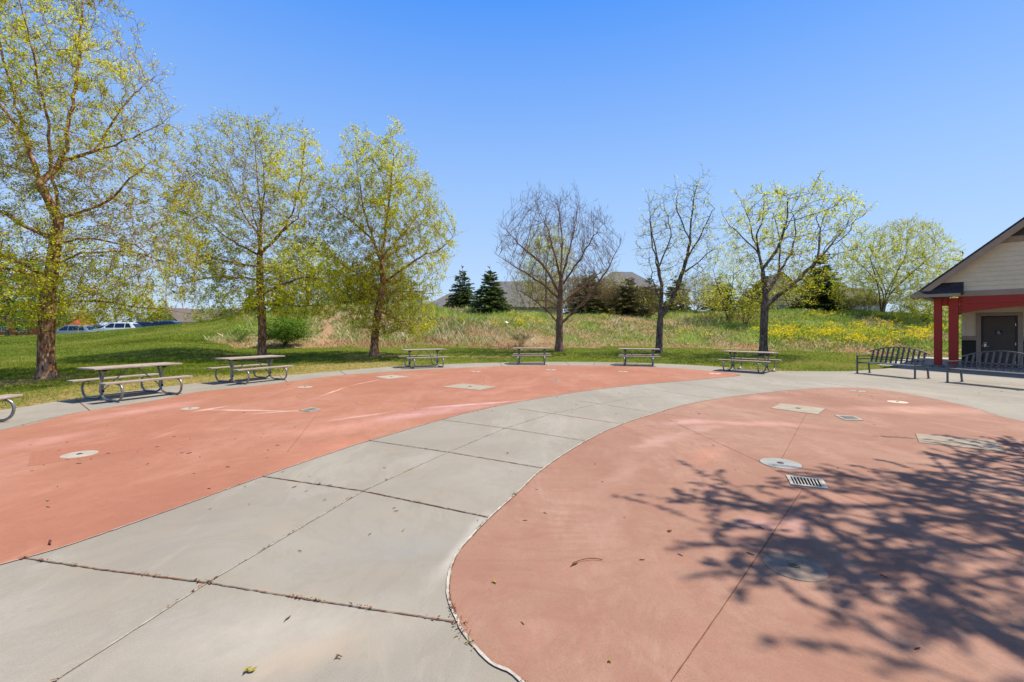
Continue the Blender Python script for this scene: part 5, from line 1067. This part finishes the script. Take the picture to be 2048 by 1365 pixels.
spots = [(1148, 1132, 1.3), (1045, 1249, 1.2), (1090, 1112, 0), (740, 1070, 1.2), (735, 1040, 0), (1050, 1043, 1.1), (1090, 1028, 1.2), (1284, 1122, 1), (1205, 965, 1), (1190, 928, 1), (1430, 1400, 1), (1500, 1110, 1.2), (1522, 1058, 1), (660, 972, 1.5), (250, 1305, 0), (490, 975, 1), (1835, 1300, 1.6), (1768, 1155, 1), (1360, 1112, 1), (420, 1020, 1), (575, 1240, 1), (600, 1104, 1.3), (792, 1024, 1), (832, 1065, 0), (380, 880, 1.2), (378, 908, 1.2), (400, 915, 1.2), (60, 995, 0), (115, 975, 1.3), (96, 1016, 1.2), (418, 979, 1.3), (522, 877, 1.2), (558, 876, 1), (100, 1088, 2.0), (232, 994, 0), (1015, 908, 0)]
sp2 = [(rr_.uniform(480, 1420), rr_.uniform(745, 830), rr_.uniform(.7, 1.3)) for _ in range(85)]+[(rr_.uniform(0, 640), rr_.uniform(850, 980), 1.0) for _ in range(26)]+[(rr_.uniform(1100, 2040), rr_.uniform(790, 960), .8) for _ in range(18)]+[(rr_.uniform(450, 1250), rr_.uniform(840, 1050), .7) for _ in range(12)]+[(rr_.uniform(1500, 2040), rr_.uniform(765, 800), 1.0) for _ in range(26)]
first = True
for (a, b, s) in spots+sp2:
    if s == 0: continue
    o = tg0 if first else tg0.copy()
    if not first: COL.objects.link(o)
    first = False; x, y = G(a, b); o.location = (x, y, .005); o.rotation_euler = (0, 0, rr_.uniform(0, 6.28)); q = s*rr_.uniform(.45, .95); o.scale = (q, q, q)
    tag(o, 'short brown twig fragment lying loose on the pavement', 'twig', 'twig fragments on the pavement')
YL = [(988, 1168, .05, 'yellow-green leaf scrap lying on the near red pavement'), (500, 1346, .06, 'yellow leaf scrap on the concrete at the bottom edge'), (95, 1003, .05, 'yellow leaf scrap on the red pavement at the left'), (160, 920, .035, 'yellow leaf scrap just below the left white cap'), (808, 1063, .03, 'small yellowish leaf scrap on the concrete path between two joints'), (275, 905, .035, 'yellow leaf scrap on the corner of the pink patch'), (1218, 1326, .03, 'tiny green leaf scrap near the bottom of the right red pavement')]
for i, (a, b, s, lab) in enumerate(YL): o = leaf_obj('fallen_leaf', YLF, s, i); x, y = G(a, b); o.location = (x, y, .006); tag(o, lab, 'leaf', 'leaves fallen on the pavement')
BL_ = [(678, 1316, .035, 'curled grey-brown leaf on the concrete near the bottom'), (1015, 908, .045, 'brown curled leaf on the concrete path left of the white seam'), (1341, 1065, .05, 'pale brown leaf scrap on the near red pavement by the shadow'), (650, 1002, .03, 'brown leaf scrap on the long joint of the concrete path')]
for i, (a, b, s, lab) in enumerate(BL_): o = leaf_obj('fallen_leaf', BLF, s, 50+i); x, y = G(a, b); o.location = (x, y, .006); tag(o, lab, 'leaf', 'leaves fallen on the pavement')
o = MB().tube(catmull([(-.11, -.03, .008), (-.06, .0, .012), (0, .022, .014), (.06, .03, .012), (.11, .02, .008)], 4), [.0025]*17, 6).build('fallen_twig', TWG); x, y = G(1175, 1126); o.location = (x, y, .004); tag(o, 'long thin curved stem lying on the near red pavement', 'twig')
# crumbs of leaf litter caught along the joints and the white seam
cr = []
def crumbs(pts, n, sd, lo=0, hi=1):
    L = len(pts)
    while n > 0:
        m = int(rg.integers(1, 14)); c = lo+(hi-lo)*rg.uniform(); n -= m; spn = rg.uniform(.01, .16)
        for _ in range(m): p = pts[min(max(int((c+rg.normal(0, 1)*spn*.5/max(L*.04, .5))*L), 0), L-1)]; cr.append((p[0]+rg.normal(0, sd), p[1]+rg.normal(0, sd)))
crumbs(JA, 130, .006); crumbs(JB, 40, .006); crumbs(JC, 40, .007); crumbs(JC1[:60], 60, .006); crumbs(redge, 90, .010, 0, .22); crumbs(redge, 60, .009, .2, .8); crumbs(ledge, 60, .008); crumbs(louter, 60, .02); crumbs(redge[:30], 110, .02)
cr = np.array(cr); n = len(cr); a = rg.uniform(0, 6.28, n); L = rg.gamma(2, .006, n)+.004; W2 = rg.uniform(.002, .006, n); d = np.stack([np.cos(a), np.sin(a), rg.uniform(-.1, .35, n)], -1)*L[:, None]*.5; e = np.stack([-np.sin(a), np.cos(a), rg.uniform(-.2, .4, n)], -1)*W2[:, None]
C = np.stack([cr[:, 0], cr[:, 1], rg.uniform(.010, .020, n)], -1); V = np.stack([C-d, C+e, C+d, C-e], 1).reshape(-1, 3)
LIT = leafmat('leaf_litter_brown', [(0, (58, 36, 24)), (.5, (112, 64, 40)), (.8, (150, 104, 64)), (1, (120, 120, 50))], .05, .9)
tag(mesh_np('leaf_litter', V, np.arange(4*n).reshape(-1, 4), LIT, tint=rg.uniform(0, 1, n)), kind='stuff')
lt = MB().add([(-.2, 0, .02), (-.05, -.1, .14), (.1, -.08, .05), (.22, .04, .12), (.05, .14, .16), (-.12, .12, .06), (0, 0, .22), (0, .02, .0)], [(0, 1, 6), (1, 2, 6), (2, 3, 6), (3, 4, 6), (4, 5, 6), (5, 0, 6), (1, 0, 7), (2, 1, 7), (3, 2, 7), (4, 3, 7), (5, 4, 7), (0, 5, 7)]).build('litter_bag', WT)
x, y, z = T(1012, 653); lt.location = (x, y, z+.2); tag(lt, 'crumpled white litter on the bank left of the yellow flower clump', 'litter')
